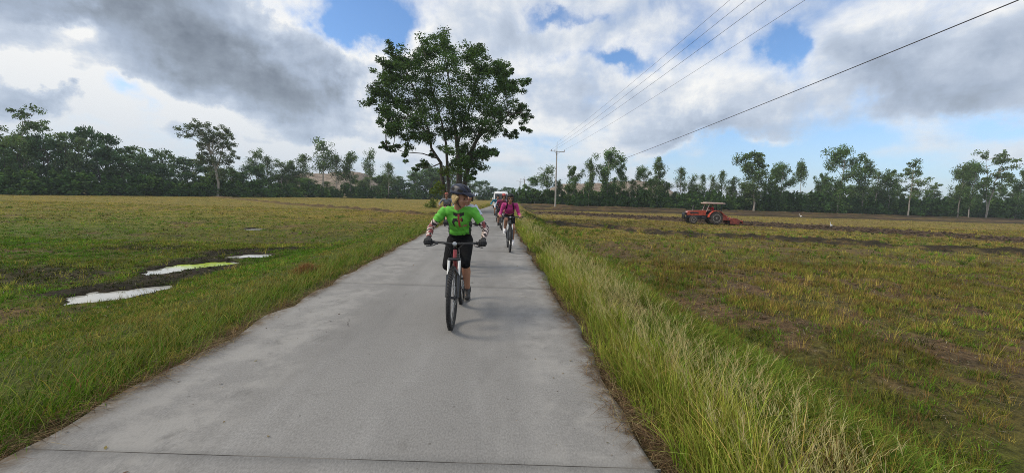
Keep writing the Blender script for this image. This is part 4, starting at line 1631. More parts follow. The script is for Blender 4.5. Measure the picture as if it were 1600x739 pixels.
for px, top, wd, kd, va, Y, lab in right_trees:
    if lab is None:
        continue
    plant('gum_tree', GUM[kd][va], px, top, Y, wd, lab, G_R, NATW[kd])

G_F = 'small mixed trees between the larger ones on the right bank'
px = 838
while px < 1615:
    if random.random() < 0.86:
        tp = lerp_tab(px, [(838, 283), (1000, 286), (1100, 290), (1300, 290), (1450, 298), (1620, 288)]) + random.uniform(-8, 12)
        kd = random.choice(('full', 'full', 'airy', 'tall', 'twin'))
        plant('young_tree', GUM[kd][random.randint(0, 1)], px + random.uniform(-5, 5), tp, random.uniform(93, 99), random.uniform(14, 26),
              'small leafy tree among the mixed growth between the larger trees on the right bank', G_F, NATW[kd])
    px += 17

G_L = 'slender trees rising from the wood left of the road'
left_trees = [
    (399, 236, 24, 'airy', 0, 98, 'slim tree first right of the large split crowned gum tree'),
    (418, 243, 20, 'airy', 1, 99, 'thin tree second right of the large split crowned gum tree'),
    (440, 252, 26, 'airy', 0, 101, 'low thin tree third right of the large split crowned gum tree'),
    (455, 250, 22, 'tall', 1, 103, 'narrow dark tree left of the two taller airy trees'),
    (475, 241, 26, 'airy', 1, 104, 'airy tree left of the tallest slim tree mid way along the wood'),
    (504, 220, 34, 'airy', 0, 105, 'tallest slim airy tree mid way between the split crowned gum and the big road tree'),
    (526, 241, 24, 'airy', 1, 106, 'slim tree against the right side of the tallest slim airy tree'),
    (547, 236, 24, 'tall', 0, 108, 'slim full topped tree left of the pale gap of bare hill'),
    (578, 237, 20, 'airy', 0, 112, 'thin feathery tree right of the pale gap of bare hill'),
    (608, 254, 22, 'airy', 1, 115, 'small thin tree just left of the big road tree crown'),
    (28, 166, 62, 'layer', 0, 66, 'highest open crowned tree at the far left edge of the wood'),
]
for px, top, wd, kd, va, Y, lab in left_trees:
    plant('gum_tree', GUM[kd][va], px, top, Y + 8, wd, lab, G_L, NATW[kd])


# the large gum with the split crown, clump by clump
GY_ = 85.0
gb = at(341, 309, GY_)
gz = tz(gb[0], GY_)
gl = lambda px, py, dy=0.0: at(px, py, GY_) + np.array([0, dy, 0]) - np.array([gb[0], GY_, gz])
gt = thing('gum_tree', 'large airy gum tree with a split crown, standing clear above the wood on the left', 'tree', (gb[0], GY_, gz), 0, G_L)
rs = random.Random(8)
gc, gr_ = [], []
for cx_, cy_, rx_, ry_, nn in ((300, 204, 17, 12, 16), (322, 206, 24, 16, 34), (318, 232, 17, 20, 26), (350, 216, 14, 14, 20), (356, 238, 15, 17, 22), (344, 256, 20, 14, 20), (326, 252, 14, 12, 10), (338, 276, 22, 14, 16)):
    for _ in range(nn):
        a, q = rs.random() * 6.28, rs.random() ** .5
        gc.append(gl(cx_ + rx_ * q * math.cos(a), cy_ + ry_ * q * math.sin(a), rs.uniform(-1, 1) * rx_ * .12))
        k_ = rs.uniform(.45, .9)
        gr_.append((k_, k_, k_ * .8))
V, Q, Cc = leaves(gc, gr_, 95, 0.27, (0.105, 0.140, 0.062), 0.5, 0.5, 0.8, 0.6)
link_mesh('crown', np_mesh('crown', V, Q, m_leaf, Cc), gt)
mb = MB()
for pl_, r0_ in (([(340, 311, 0), (341, 285, 0), (336, 262, 0), (326, 238, .3), (318, 216, .5), (306, 198, .5)], .28), ([(337, 266, 0), (346, 248, -.3), (352, 228, -.6), (351, 206, -.6)], .17),
                 ([(326, 240, .3), (328, 220, 0), (330, 198, -.3)], .10), ([(338, 311, .4), (334, 292, .4), (331, 280, .4)], .16)):
    P = [gl(*p) for p in pl_]
    mb.tube(P, [r0_ * (1 - .8 * i / (len(P) - 1)) for i in range(len(P))], 7)
for c in gc[::3]:
    limb(mb, gl(330, 240), c, .05, .015, .05, .04, 4, rs, 4)
mb.build('trunk', m_bark_p, gt, 60)

TOP_L = [(-200, 190), (-60, 185), (0, 205), (60, 208), (85, 198), (110, 196), (145, 204), (180, 226), (215, 231), (250, 238), (285, 244), (330, 254), (380, 258), (430, 270), (480, 274), (540, 284), (600, 268),
         (640, 262), (680, 264), (740, 272), (765, 288), (800, 282), (815, 292)]
DEP_L = [(-200, 56), (0, 66), (340, 88), (600, 124), (700, 140), (760, 170), (820, 170)]
G_W = 'dense dark trees of the wood left of the road'
px = -70
i = 0
while px < 812:
    Y = lerp_tab(px, DEP_L)
    top = lerp_tab(px, TOP_L)
    step = 24 if px < 340 else 17
    for row in range(2):
        jx = px + random.uniform(-6, 6) + row * step * 0.5
        YY = Y + 2 + row * random.uniform(5, 9)
        p = proj((0, 0, 0))
        tp = top + (random.uniform(2, 24) if row == 0 else random.uniform(-6, 12))
        wd = random.uniform(1.5, 2.4) * step
        lab = 'dense dark tree in the front of the continuous wood left of the road' if row == 0 else 'dense dark tree in the back row of the continuous wood left of the road'
        if px > 745:
            lab = 'dark tree in the far row closing the view behind the van'
        pr, nw = DENSE[random.randint(0, 5)], 8.4
        if 300 < px < 745 and random.random() < 0.5:
            kd = random.choice(('full', 'tall', 'full', 'airy'))
            pr, nw = GUM[kd][i % 2], NATW[kd]
        plant('woodland_tree', pr, jx, tp, YY, wd, lab, 'dark far trees behind the van' if px > 745 else G_W, nw)
        i += 1
    px += step

# shrubs: the hedge-like growth under the right trees and at the foot of the wood
HT = [(800, 300), (850, 301), (950, 303), (1100, 304), (1300, 306), (1450, 312), (1600, 316), (1800, 322)]
k = 0
px = 802
while px < 1640:
    for row in range(2):
        Y = (96 if px < 900 else 91) + row * 3 + random.uniform(-1, 1)
        p = at(px + random.uniform(-5, 5), lerp_tab(px, HT) + random.uniform(-7, 6), Y)
        z0 = tz(p[0], Y)
        o = link_mesh('shrub', SHRUB[k % 3], None, (p[0], Y, z0 - 0.1))
        s = max(0.5, (p[2] - z0) / 2.7)
        o.scale = (s * 1.25, s * 1.25, s)
        o.rotation_euler = (0, 0, random.uniform(0, 6.28))
        tag(o, 'leafy green shrub in the hedge along the foot of the trees on the right bank', 'shrub', 'shrubs along the right bank')
        k += 1
    px += 11 if px < 1150 else 14
px = -60
while px < 800:
    Y = lerp_tab(px, DEP_L) - 2.0
    p = at(px, 290, Y)
    z0 = tz(p[0], Y)
    o = link_mesh('shrub', SHRUB[(k * 5) % 3], None, (p[0], Y, z0 - 0.1))
    s = random.uniform(0.9, 1.6)
    o.scale = (s * 1.5, s * 1.5, s)
    o.rotation_euler = (0, 0, random.uniform(0, 6.28))
    tag(o, 'dark leafy shrub at the foot of the wood left of the road', 'shrub', 'shrubs at the foot of the wood')
    k += 1
    px += 15
# bright bush beside the big tree
p = at(676, 312, 60)
o = link_mesh('shrub', shrub_proto(99, (0.16, 0.20, 0.035)), None, (p[0], 60, tz(p[0], 60) - 0.1))
o.scale = (0.8, 0.8, 0.55)
tag(o, 'small yellow green bush left of the foot of the big road tree', 'shrub')

# ------------------------------------------------------------------ spoil heaps
m_spoil, t, b = new_mat('spoil_earth')
tc = t.n('ShaderNodeTexCoord').outputs['Object']
nA = t.noise(t.mapping(tc, (1, 1, 3.0)), 0.45, 7, 0.68, 0.3)
nB = t.noise(t.mapping(tc, (1, 1, 0.5)), 1.4, 5, 0.65)
t.link(t.mix(t.smooth(nB, .45, .7, 0, .7), t.mix(t.smooth(nA, 0.35, 0.65), (0.17, 0.125, 0.09), (0.34, 0.28, 0.22)), (0.10, 0.085, 0.06)), b.inputs['Base Color'])
b.inputs['Roughness'].default_value = 1.0
bp = t.n('ShaderNodeBump')
bp.inputs['Distance'].default_value = 0.6
t.link(nA, bp.inputs['Height'])
t.link(bp.outputs[0], b.inputs['Normal'])


def heap(name, prof, Y, depth, label):
    """prof: photo px,py skyline; a heap with sloping front and back"""
    xs, zs = [], []
    for px, py in prof:
        p = at(px, py, Y + depth / 2)
        xs.append(p[0])
        zs.append(max(p[2], -0.5))
    X = np.linspace(xs[0], xs[-1], 90)
    Z = np.interp(X, xs, zs)
    rows = 22
    V = []
    for r in range(rows):
        q = r / (rows - 1)
        f = min(1, 2.9 * min(q, 1 - q)) ** 0.8
        yy = Y + depth * q + 1.6 * (fbm(X * 0.25, np.full(90, q * 4), 3) - 0.5)
        V.append(np.stack([X, yy, -0.8 + (Z + 0.8) * f * (0.92 + 0.16 * fbm(X * 0.3, np.full(90, q * 6.0), 3)) + 0.35 * (fbm(X * 0.9, np.full(90, q * 9.0), 3) - .5)], 1))
    V = np.concatenate(V)
    ii = np.arange(rows * 90).reshape(rows, 90)
    q = np.stack([ii[:-1, :-1], ii[:-1, 1:], ii[1:, 1:], ii[1:, :-1]], -1).reshape(-1, 4)
    o = link_mesh(name, np_mesh(name, V, q, m_spoil, None, True))
    tag(o, label, 'hill', kind='structure')


heap('hill', [(845, 309), (866, 291), (885, 288), (925, 288), (960, 284), (1005, 284), (1022, 288), (1045, 303), (1062, 312)], 140, 50, 'bare brown spoil heap behind the trees right of the utility pole')
heap('hill', [(440, 305), (462, 276), (490, 271), (520, 273), (545, 269), (570, 272), (590, 284), (612, 303)], 165, 50, 'bare brown spoil heap behind the wood left of the big tree')


# ------------------------------------------------------------------ materials for made things
m_rubber = simple('tyre_rubber', (0.018, 0.018, 0.019), 0.75, var=0.3, scale=60)
m_alu = simple('brushed_metal', (0.42, 0.43, 0.44), 0.35, 0.9)
m_dkmetal = simple('dark_metal', (0.035, 0.036, 0.04), 0.4, 0.4)
m_black = simple('black_plastic', (0.016, 0.016, 0.018), 0.5)
m_red = simple('red_frame_paint', (0.30, 0.022, 0.025), 0.3, coat=0.4)
m_white = simple('white_paint', (0.78, 0.78, 0.76), 0.35, coat=0.2, var=0.05)
m_blkpaint = simple('black_frame_paint', (0.014, 0.015, 0.018), 0.28, coat=0.4)
m_blue_p = simple('blue_frame_paint', (0.03, 0.06, 0.16), 0.3, coat=0.4)
m_skin = simple('skin', (0.37, 0.185, 0.115), 0.5, var=0.08, scale=40)
m_skin2 = simple('tanned_skin', (0.36, 0.18, 0.11), 0.5, var=0.08, scale=40)
m_lip = simple('lips', (0.30, 0.08, 0.07), 0.4)
m_eye = simple('eye', (0.03, 0.022, 0.02), 0.15)
m_blond = simple('blond_hair', (0.40, 0.29, 0.13), 0.55, var=0.35, scale=90)
m_brown_h = simple('brown_hair', (0.05, 0.03, 0.02), 0.55, var=0.35, scale=90)
m_blkcloth = simple('black_lycra', (0.010, 0.010, 0.011), 0.9, spec=0.12, var=0.3, scale=30)
m_glove = simple('black_glove', (0.012, 0.012, 0.013), 0.7, var=0.3, scale=60)
m_magenta = simple('magenta_cloth', (0.46, 0.035, 0.19), 0.75, var=0.18, scale=16, bump=0.25)
m_purple = simple('plum_cloth', (0.22, 0.028, 0.075), 0.75, var=0.2, scale=16, bump=0.2)
m_palecloth = simple('pale_blue_cloth', (0.52, 0.58, 0.68), 0.8, var=0.12, scale=16, bump=0.2)
m_greycloth = simple('grey_cloth', (0.20, 0.21, 0.23), 0.8, var=0.2, scale=14)
m_teal = simple('teal_cloth', (0.02, 0.16, 0.24), 0.75, var=0.2, scale=14)
m_whiteshoe = simple('white_shoe', (0.72, 0.72, 0.74), 0.6, var=0.12, scale=30)
m_blkshoe = simple('black_shoe', (0.015, 0.015, 0.016), 0.6)
m_sole = simple('shoe_sole', (0.10, 0.10, 0.10), 0.8)
m_hel_b = simple('dark_blue_helmet', (0.010, 0.014, 0.032), 0.38, spec=0.3)
m_hel_k = simple('black_helmet', (0.010, 0.010, 0.011), 0.45, spec=0.3)
m_hel_r = simple('red_helmet', (0.55, 0.035, 0.030), 0.3, coat=0.4)
m_hel_g = simple('pale_green_helmet', (0.30, 0.42, 0.22), 0.35, coat=0.3)
m_hel_o = simple('brick_red_helmet', (0.38, 0.09, 0.05), 0.4)
m_vent = simple('helmet_vent', (0.004, 0.004, 0.004), 0.9)
m_glassd = simple('dark_lens', (0.008, 0.009, 0.011), 0.06, spec=0.7)


def attr_mat(name, rough=0.7, bump=0.2, scale=14.0):
    m, t, b = new_mat(name)
    a = t.n('ShaderNodeAttribute', attribute_name='col').outputs['Color']
    tc = t.n('ShaderNodeTexCoord').outputs['Object']
    nz = t.noise(tc, scale, 5, 0.6)
    t.link(t.mix(1.0, a, t.mix(t.smooth(nz, .3, .7), (.82, .82, .82), (1.12, 1.12, 1.12)), 'MULTIPLY'), b.inputs['Base Color'])
    b.inputs['Roughness'].default_value = rough
    bp = t.n('ShaderNodeBump')
    bp.inputs['Strength'].default_value = bump
    bp.inputs['Distance'].default_value = 0.02
    t.link(t.noise(tc, 9.0, 4, 0.5, 0.6), bp.inputs['Height'])
    t.link(bp.outputs[0], b.inputs['Normal'])
    return m


m_jersey = attr_mat('printed_green_jersey')
# white sleeves with a flowing black and wine-red print
m_sleeve, t, b = new_mat('patterned_arm_sleeve')
tc = t.n('ShaderNodeTexCoord').outputs['Object']
wv = t.n('ShaderNodeTexWave', wave_type='BANDS', bands_direction='DIAGONAL')
wv.inputs['Scale'].default_value = 6.5
wv.inputs['Distortion'].default_value = 9.0
wv.inputs['Detail'].default_value = 1.0
wv.inputs['Detail Scale'].default_value = 2.2
t.link(tc, wv.inputs['Vector'])
k1 = t.smooth(wv.outputs['Fac'], 0.55, 0.66)
k2 = t.smooth(t.noise(tc, 13.0, 1, 0.4), 0.55, 0.6)
t.link(t.mix(k2, t.mix(k1, (0.58, 0.47, 0.42), (0.03, 0.02, 0.022)), (0.22, 0.05, 0.05)), b.inputs['Base Color'])
b.inputs['Roughness'].default_value = 0.7


def set_col(o, fn):
    me = o.data
    n = len(me.vertices)
    co = np.empty(n * 3, np.float32)
    me.vertices.foreach_get('co', co)
    nr = np.empty(n * 3, np.float32)
    me.vertex_normals.foreach_get('vector', nr) if hasattr(me, 'vertex_normals') else me.vertices.foreach_get('normal', nr)
    c = np.ones((n, 4), np.float32)
    c[:, :3] = fn(co.reshape(-1, 3), nr.reshape(-1, 3))
    a = me.color_attributes.new('col', 'FLOAT_COLOR', 'POINT')
    a.data.foreach_set('color', c.ravel())


def wrinkle(o, amp, fx=9.0, fz=26.0):
    """soft folds pressed into cloth"""
    me = o.data
    n = len(me.vertices)
    co = np.empty(n * 3, np.float32)
    me.vertices.foreach_get('co', co)
    nr = np.empty(n * 3, np.float32)
    me.vertices.foreach_get('normal', nr)
    co, nr = co.reshape(-1, 3), nr.reshape(-1, 3)
    a = co[:, 0] + 0.6 * co[:, 1]
    q = fbm(a * fx + 31 + co[:, 2] * 7, co[:, 2] * fz + 11 + a * 12, 3) - 0.5
    r_ = np.abs(fbm(a * 5 + 3, co[:, 2] * 11 + a * 9, 2) - 0.5)
    co = co + nr * (amp * (2.0 * q - 1.2 * np.clip(0.12 - r_, 0, 1) / 0.12 * 0.5))[:, None]
    me.vertices.foreach_set('co', co.ravel().astype(np.float32))
    me.update()


# ------------------------------------------------------------------ bicycle (faces -Y, rider's left is +X)
FA, RA, BBZ, WR = -0.645, 0.425, 0.315, 0.365


def wheel(parent, y, disc=True):
    w_ = MB()
    w_.ring((0, y, WR), (1, 0, 0), WR - 0.027, 0.027, 56, 12)
    for k in range(64):                        # tread blocks
        a = 2 * math.pi * k / 64
        for sx, off in ((-0.013, 0), (0.013, 0.5), (0, 0.25)):
            aa = a + off * 2 * math.pi / 64
            c = np.array([sx, y + math.cos(aa) * (WR - 0.001), WR + math.sin(aa) * (WR - 0.001)])
            w_.box(c, (0.011, 0.013, 0.009), np.array(Matrix.Rotation(aa, 3, 'X')))
    tyre = w_.build('wheel', m_rubber, parent, 50)
    r_ = MB()
    r_.ring((0, y, WR), (1, 0, 0), WR - 0.058, 0.011, 56, 8, flat=1.2)
    r_.build('rim', m_blkpaint, tyre)
    s_ = MB()
    for k in range(28):
        a = 2 * math.pi * k / 28
        h = 0.026 if k % 2 else -0.026
        a2 = a + (0.35 if k % 4 < 2 else -0.35)
        s_.tube([(h, y + 0.02 * math.cos(a2), WR + 0.02 * math.sin(a2)), (0, y + 0.30 * math.cos(a), WR + 0.30 * math.sin(a))], 0.0016, 4)
    s_.build('spokes', m_alu, tyre)
    h_ = MB()
    h_.disc_stack((-0.055, y, WR), (1, 0, 0), [(0, .012), (.02, .012), (.025, .03), (.035, .03), (.04, .016), (.075, .016), (.08, .03), (.09, .03), (.095, .012), (.11, .012)], 16)
    h_.build('hub', m_dkmetal, tyre)
    if disc:
        d_ = MB()
        d_.ring((0.042, y, WR), (1, 0, 0), 0.072, 0.008, 32, 6, flat=0.15)
        d_.build('brake_disc', m_alu, tyre)
    return tyre


def make_bike(label, loc, rz, fmat, accent, group='mountain bikes ridden along the road', crank=0.0, white_fork=False):
    root = thing('mountain_bike', label, 'bicycle', loc, rz, group)
    wheel(root, FA)
    wheel(root, RA)
    f = MB()
    bb, ht, hb, st = np.array([0, 0, BBZ]), np.array([0, -.435, .90]), np.array([0, -.475, .79]), np.array([0, .165, .76])
    f.tube([hb + (hb - ht) * 0.05, ht], 0.024, 12, 1)
    f.tube([hb + np.array([0, .02, -.0]), hb * .6 + bb * .4, bb], [0.026, 0.027, 0.024], 12, 1)
    f.tube([ht + (hb - ht) * .25, st], [0.022, 0.016], 12)
    f.tube([bb, st + np.array([0, .03, .06])], 0.017, 12)
    f.tube([bb - np.array([.04, 0, 0]), bb + np.array([.04, 0, 0])], 0.026, 14)
    for s in (-1, 1):
        f.tube([bb + np.array([s * .03, .03, 0]), (s * .055, .2, .335), (s * .06, RA, WR)], [0.014, .012, .010], 8)
        f.tube([st + np.array([s * .012, .02, -.02]), (s * .045, .30, .56), (s * .06, RA, WR)], [0.011, .010, .009], 8)
    f.build('frame', [fmat, accent], root, 60)
    k = MB()
    for s in (-1, 1):
        k.tube([(s * .062, -.565, .612), (s * .062, -.50, .80)], 0.017, 10, 1)
        k.tube([(s * .064, FA, WR + .005), (s * .064, -.605, .50), (s * .062, -.566, .618)], [.018, .021, .024], 10, 2)
    k.box((0, -.50, .795), (.155, .05, .035), None, 0, .012)
    k.tube([(-.058, -.588, .625), (-.03, -.625, .70), (.03, -.625, .70), (.058, -.588, .625)], 0.012, 8, 0)
    k.build('fork', [m_blkpaint, m_white, m_blkpaint], root, 60)
    h = MB()
    h.tube([(-.36, -.425, .985), (-.2, -.44, .985), (-.06, -.465, .975), (.06, -.465, .975), (.2, -.44, .985), (.36, -.425, .985)], 0.0145, 10)
    hbar = h.build('handlebar', m_black, root, 60)
    for s in (-1, 1):
        g_ = MB()
        g_.disc_stack((s * .25, -.434, .985), (s, .08, 0), [(0, .019), (.008, .021), (.012, .017), (.06, .0165), (.11, .017), (.118, .0205), (.128, .019)], 14)
        g_.build('grip', m_rubber, hbar)
        l_ = MB()
        l_.box((s * .215, -.452, .975), (.035, .03, .025), None, 0, .008)
        l_.tube([(s * .22, -.465, .97), (s * .25, -.50, .955), (s * .30, -.495, .945), (s * .335, -.485, .94)], [.008, .007, .006, .006], 6)
        l_.build('brake_lever', m_dkmetal, hbar)
        c_ = MB()
        c_.tube([(s * .205, -.465, .975), (s * .12, -.55, .99), (s * .05, -.56, .93), (s * .03, -.50, .82)], 0.0035, 6)
        c_.build('cable', m_black, hbar)
    s_ = MB()
    s_.tube([(0, -.425, .925), (0, -.465, .975)], .02, 10)
    s_.disc_stack((0, -.475, .975), (0, -1, .15), [(0, .026), (.018, .026), (.022, .018)], 14, 1)
    s_.build('stem', [m_blkpaint, m_alu], root)
    sd_ = MB()
    for i, (yy, wd, zz) in enumerate([(.04, .018, .932), (.08, .022, .94), (.14, .035, .945), (.20, .062, .948), (.26, .074, .955), (.30, .062, .958)]):
        sd_.ell((0, yy, zz), (wd, .05, .022), 14, 8)
    sd = sd_.build('saddle', m_black, root, 60)
    p_ = MB()
    p_.tube([st + np.array([0, .03, .05]), (0, .205, .935)], 0.0145, 10)
    p_.build('seat_post', m_dkmetal, sd)
    c_ = MB()
    L = 0.172
    ca, sa = math.cos(crank), math.sin(crank)
    pl = np.array([.0, -sa * L, -ca * L])     # left pedal low when crank = 0
    c_.tube([bb + np.array([.06, 0, 0]), bb + np.array([.075, 0, 0]) + pl], [.013, .010], 8)
    c_.tube([bb - np.array([.06, 0, 0]), bb - np.array([.075, 0, 0]) - pl], [.013, .010], 8)
    c_.ring(bb - np.array([.05, 0, 0]), (1, 0, 0), .075, .006, 32, 6, flat=.5)
    for j in range(4):
        a = j * math.pi / 2 + .4
        c_.tube([bb - np.array([.05, 0, 0]), bb + np.array([-.05, .075 * math.cos(a), .075 * math.sin(a)])], .007, 5)
    cr = c_.build('crankset', m_dkmetal, root)
    for s in (1, -1):
        q_ = MB()
        c = bb + np.array([s * .125, 0, 0]) + s * pl
        q_.box(c, (.095, .075, .018), None, 0, .005)
        q_.tube([c - np.array([s * .05, 0, 0]), c], .007, 6)
        q_.build('pedal', m_black, cr)
    ch = MB()
    for dz_, z1 in ((.075, .045), (-.075, -.045)):
        ch.tube([bb + np.array([-.05, 0.0, dz_]), (-.05, RA, WR + z1)], .005, 5)
    ch.ring((-.05, RA, WR), (1, 0, 0), .045, .012, 20, 6, flat=1.1)
    ch.build('chain', m_dkmetal, root)
    return root


# ------------------------------------------------------------------ people
def cap(mb, p0, p1, r0, r1, n=12, mid=None):
    p0, p1 = np.array(p0, float), np.array(p1, float)
    d = p1 - p0
    L = np.linalg.norm(d)
    d = d / L
    pts, rad = [], []
    for a in (85, 60, 30):
        pts.append(p0 - d * r0 * math.sin(R(a)))
        rad.append(r0 * math.cos(R(a)))
    pts.append(p0)
    rad.append(r0)
    for q, rm in (mid or []):
        pts.append(p0 + d * L * q)
        rad.append(rm)
    pts.append(p1)
    rad.append(r1)
    for a in (30, 60, 85):
        pts.append(p1 + d * r1 * math.sin(R(a)))
        rad.append(r1 * math.cos(R(a)))
    mb.tube(pts, rad, n)


def ik(a, b, l1, l2, pole):
    a, b, pole = np.array(a, float), np.array(b, float), np.array(pole, float)
    d = b - a
    L = min(np.linalg.norm(d), (l1 + l2) * 0.998)
    d /= np.linalg.norm(d)
    x = (l1 * l1 - l2 * l2 + L * L) / (2 * L)
    h = math.sqrt(max(0, l1 * l1 - x * x))
    p = pole - d * (pole @ d)
    p /= np.linalg.norm(p)
    return a + d * x + p * h


def hand_on_bar(mb, c, s, wrist, k=1.0, infl=0.0):
    """five fingers closed round a grip that runs along X at c; s=+1 left hand"""
    c = np.array(c, float)
    wrist = np.array(wrist, float)
    r = 0.0092 + infl
    for i in range(4):
        x = s * (-.033 + .022 * i)
        ln = (0.92, 1.05, 1.0, 0.82)[i]
        kn = c + np.array([x, .000, .034])
        m1 = c + np.array([x, -.034 * ln, .022])
        m2 = c + np.array([x, -.036 * ln, -.012])
        tip = c + np.array([x, -.010, -.030])
        cap(mb, kn, m1, r * 1.1, r * 1.02, 8)
        cap(mb, m1, m2, r * 1.02, r * .95, 8)
        cap(mb, m2, tip, r * .95, r * .85, 8)
        cap(mb, c + np.array([x * .7, .045, .026]), kn, r * 1.35, r * 1.15, 8)
    # palm and heel of the hand
    for x in (-.022, 0, .022):
        cap(mb, c + np.array([x, .005, .03]), wrist * .45 + (c + np.array([x * .6, .04, .02])) * .55, .016 + infl, .02 + infl, 10)
    cap(mb, wrist, c + np.array([0, .03, .026]), .026 + infl, .028 + infl, 10)
    # thumb leaves the inner side of the palm and passes under the grip
    b0 = c + np.array([-s * .036, .030, .012])
    b1 = c + np.array([-s * .052, .000, -.012])
    b2 = c + np.array([-s * .044, -.028, -.022])
    cap(mb, b0, b1, .013 + infl, .0115 + infl, 8)
    cap(mb, b1, b2, .0115 + infl, .0095 + infl, 8)


def head_rot(yaw, pitch, roll=0):
    return np.array(Matrix.Rotation(R(yaw), 3, 'Z') @ Matrix.Rotation(R(pitch), 3, 'X') @ Matrix.Rotation(R(roll), 3, 'Y'))


def make_person(label, loc, rz, P):
    root = thing('person', label, 'person', loc, rz, P.get('group'))
    vx = P.get('voxel', 0.011)
    pel, neck, hd = (np.array(P[k], float) for k in ('pelvis', 'neck', 'head'))
    HR = head_rot(P.get('yaw', 0), P.get('pitch', 0), P.get('roll', 0))
    hl = lambda *p: hd + HR @ np.array(p, float)
    sk = P['skin']
    up = neck - pel
    chest = pel + up * 0.68 + np.array([0, .0, 0])
    waist = pel + up * 0.33
    # --- limbs
    arms, legs = [], []
    for s in (1, -1):
        sh = neck + np.array([s * P.get('shw', .175), .03, -.045])
        gr = np.array([s * P.get('grip', .315), -.431, .985])
        wr = gr + np.array([s * 0.008, .075, .045])
        elb = ik(sh, wr, .285, .255, np.array([s * P.get('elbow', .5), .35, -.45]))
        arms.append((s, sh, elb, wr, gr))
        hip = pel + np.array([s * .085, -.01, -.03])
        an = np.array(P['ankle_l' if s > 0 else 'ankle_r'], float)
        kn = ik(hip, an, .43, .42, np.array([s * .02, -1, .15]))
        legs.append((s, hip, kn, an))
    # --- one continuous body
    B = MB()
    B.ell(hl(0, .012, .03), (.074, .095, .088), 18, 12, HR)             # skull
    B.ell(hl(0, -.030, -.035), (.060, .066, .075), 16, 12, HR)          # face
    B.ell(hl(0, -.052, -.088), (.036, .036, .030), 14, 10, HR)          # chin
    cap(B, hl(0, -.094, .012), hl(0, -.113, -.030), .010, .015, 10)     # nose
    B.ell(hl(0, -.085, .022), (.052, .016, .010), 12, 8, HR)            # brow
    for s in (1, -1):
        B.ell(hl(s * .076, .010, -.010), (.010, .018, .030), 10, 8, HR)
        B.ell(hl(s * .034, -.072, -.030), (.022, .022, .020), 10, 8, HR)  # cheeks
    cap(B, neck + np.array([0, .015, -.03]), hl(0, .02, -.07), .058, .052, 14)
    B.ell(pel, (.150, .115, .115), 18, 12)
    B.ell(waist, (.128, .098, .13), 18, 12)
    B.ell(chest, (.155, .108, .15), 18, 12)
    cap(B, neck + np.array([.13, .03, -.055]), neck + np.array([-.13, .03, -.055]), .058, .058, 14)
    for s, sh, elb, wr, gr in arms:
        cap(B, sh, elb, .050, .038, 12)
        cap(B, elb, wr, .038, .026, 12, [(.25, .041)])
        if not P.get('gloves'):
            hand_on_bar(B, gr, s, wr)
        else:
            cap(B, wr, wr * .5 + gr * .5, .024, .022, 10)
    for s, hip, kn, an in legs:
        cap(B, hip, kn, .086, .056, 14, [(.4, .080)])
        cap(B, kn, an, .054, .036, 12, [(.12, .052), (.34, .059), (.7, .042)])
        cap(B, an + np.array([0, .03, -.035]), an + np.array([0, -.13, -.065]), .035, .026, 10)
    B.fuse('body', sk, root, vx, 5)
    # --- face details
    for s in (1, -1):
        if not P.get('glasses'):
            MB().ell(hl(s * .031, -.090, .000), (.012, .008, .0075), 10, 8, HR).build('eye', m_eye, root)
    MB().ell(hl(0, -.088, -.062), (.023, .010, .0075), 12, 8, HR).build('mouth', m_lip, root)
    # --- hair
    H = MB()
    if P.get('hair'):
        H.ell(hl(0, .045, -.005), (.083, .080, .10), 18, 12, HR)
        for s in (1, -1):
            H.ell(hl(s * .074, .025, -.02), (.022, .045, .075), 12, 10, HR)
            cap(H, hl(s * .082, -.03, .01), hl(s * .078, .02, -.075), .016, .020, 10)
        if P.get('long_hair'):
            cap(H, hl(0, .11, -.02), hl(-.03, .12, -.13), .045, .028, 12)
            cap(H, hl(-.05, .07, -.05), hl(-.07, .06, -.12), .038, .024, 12)
        H.fuse('hair', P['hair'], root, .01, 2)
    # --- jersey
    J = MB()
    lo = 0.10
    for q, rx, ry, rz_ in ((P.get('hem', .10), .156, .122, .10), (.34, .144, .114, .10), (.5, .152, .116, .12), (.70, .168, .120, .15)):
        J.ell(pel + up * q, (rx, ry, rz_), 20, 12)
    cap(J, neck + np.array([.135, .03, -.058]), neck + np.array([-.135, .03, -.058]), .068, .068, 14)
    cap(J, neck + np.array([0, .02, -.06]), neck + np.array([0, .012, .005]), .07, .06, 14)
    for s, sh, elb, wr, gr in arms:
        q = P.get('sleeve', 1.0)
        if q < 1:
            e = sh + (elb - sh) * q
            J.tube([sh + (sh - elb) * .1, sh, (sh + e) / 2, e], [.050, .061, .059, .060], 14)
        else:
            cap(J, sh, elb, .062, .050, 12)
            J.tube([elb, elb + (wr - elb) * .4, wr], [.050, .047, .036], 12)
            J.ell(elb, (.05, .05, .05), 12, 8)
    jm = P['jersey']
    jo = J.fuse('jersey', jm, root, vx, 4)
    wrinkle(jo, .011)
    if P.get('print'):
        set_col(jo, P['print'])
    # --- trousers or shorts
    T = MB()
    T.ell(pel + np.array([0, .0, -.01]), (.163, .128, .125), 20, 12)
    T.ell(pel + up * .18, (.150, .119, .10), 18, 12)
    for s, hip, kn, an in legs:
        q = P.get('trouser', 0.6)          # 0..1 thigh, 1..2 shin
        if q <= 1:
            e = hip + (kn - hip) * q
            T.tube([hip + (hip - kn) * .1, hip, (hip + e) / 2, e], [.07, .096, .094, .10 - .03 * q], 16)
        else:
            cap(T, hip, kn, .092, .062, 14, [(.4, .086)])
            e = kn + (an - kn) * (q - 1)
            T.tube([kn, kn + (e - kn) * .5, e], [.061, .063, .056], 14)
    T.fuse('trousers' if P.get('trouser', .6) > 1 else 'shorts', P.get('short_mat', m_blkcloth), root, vx, 4)
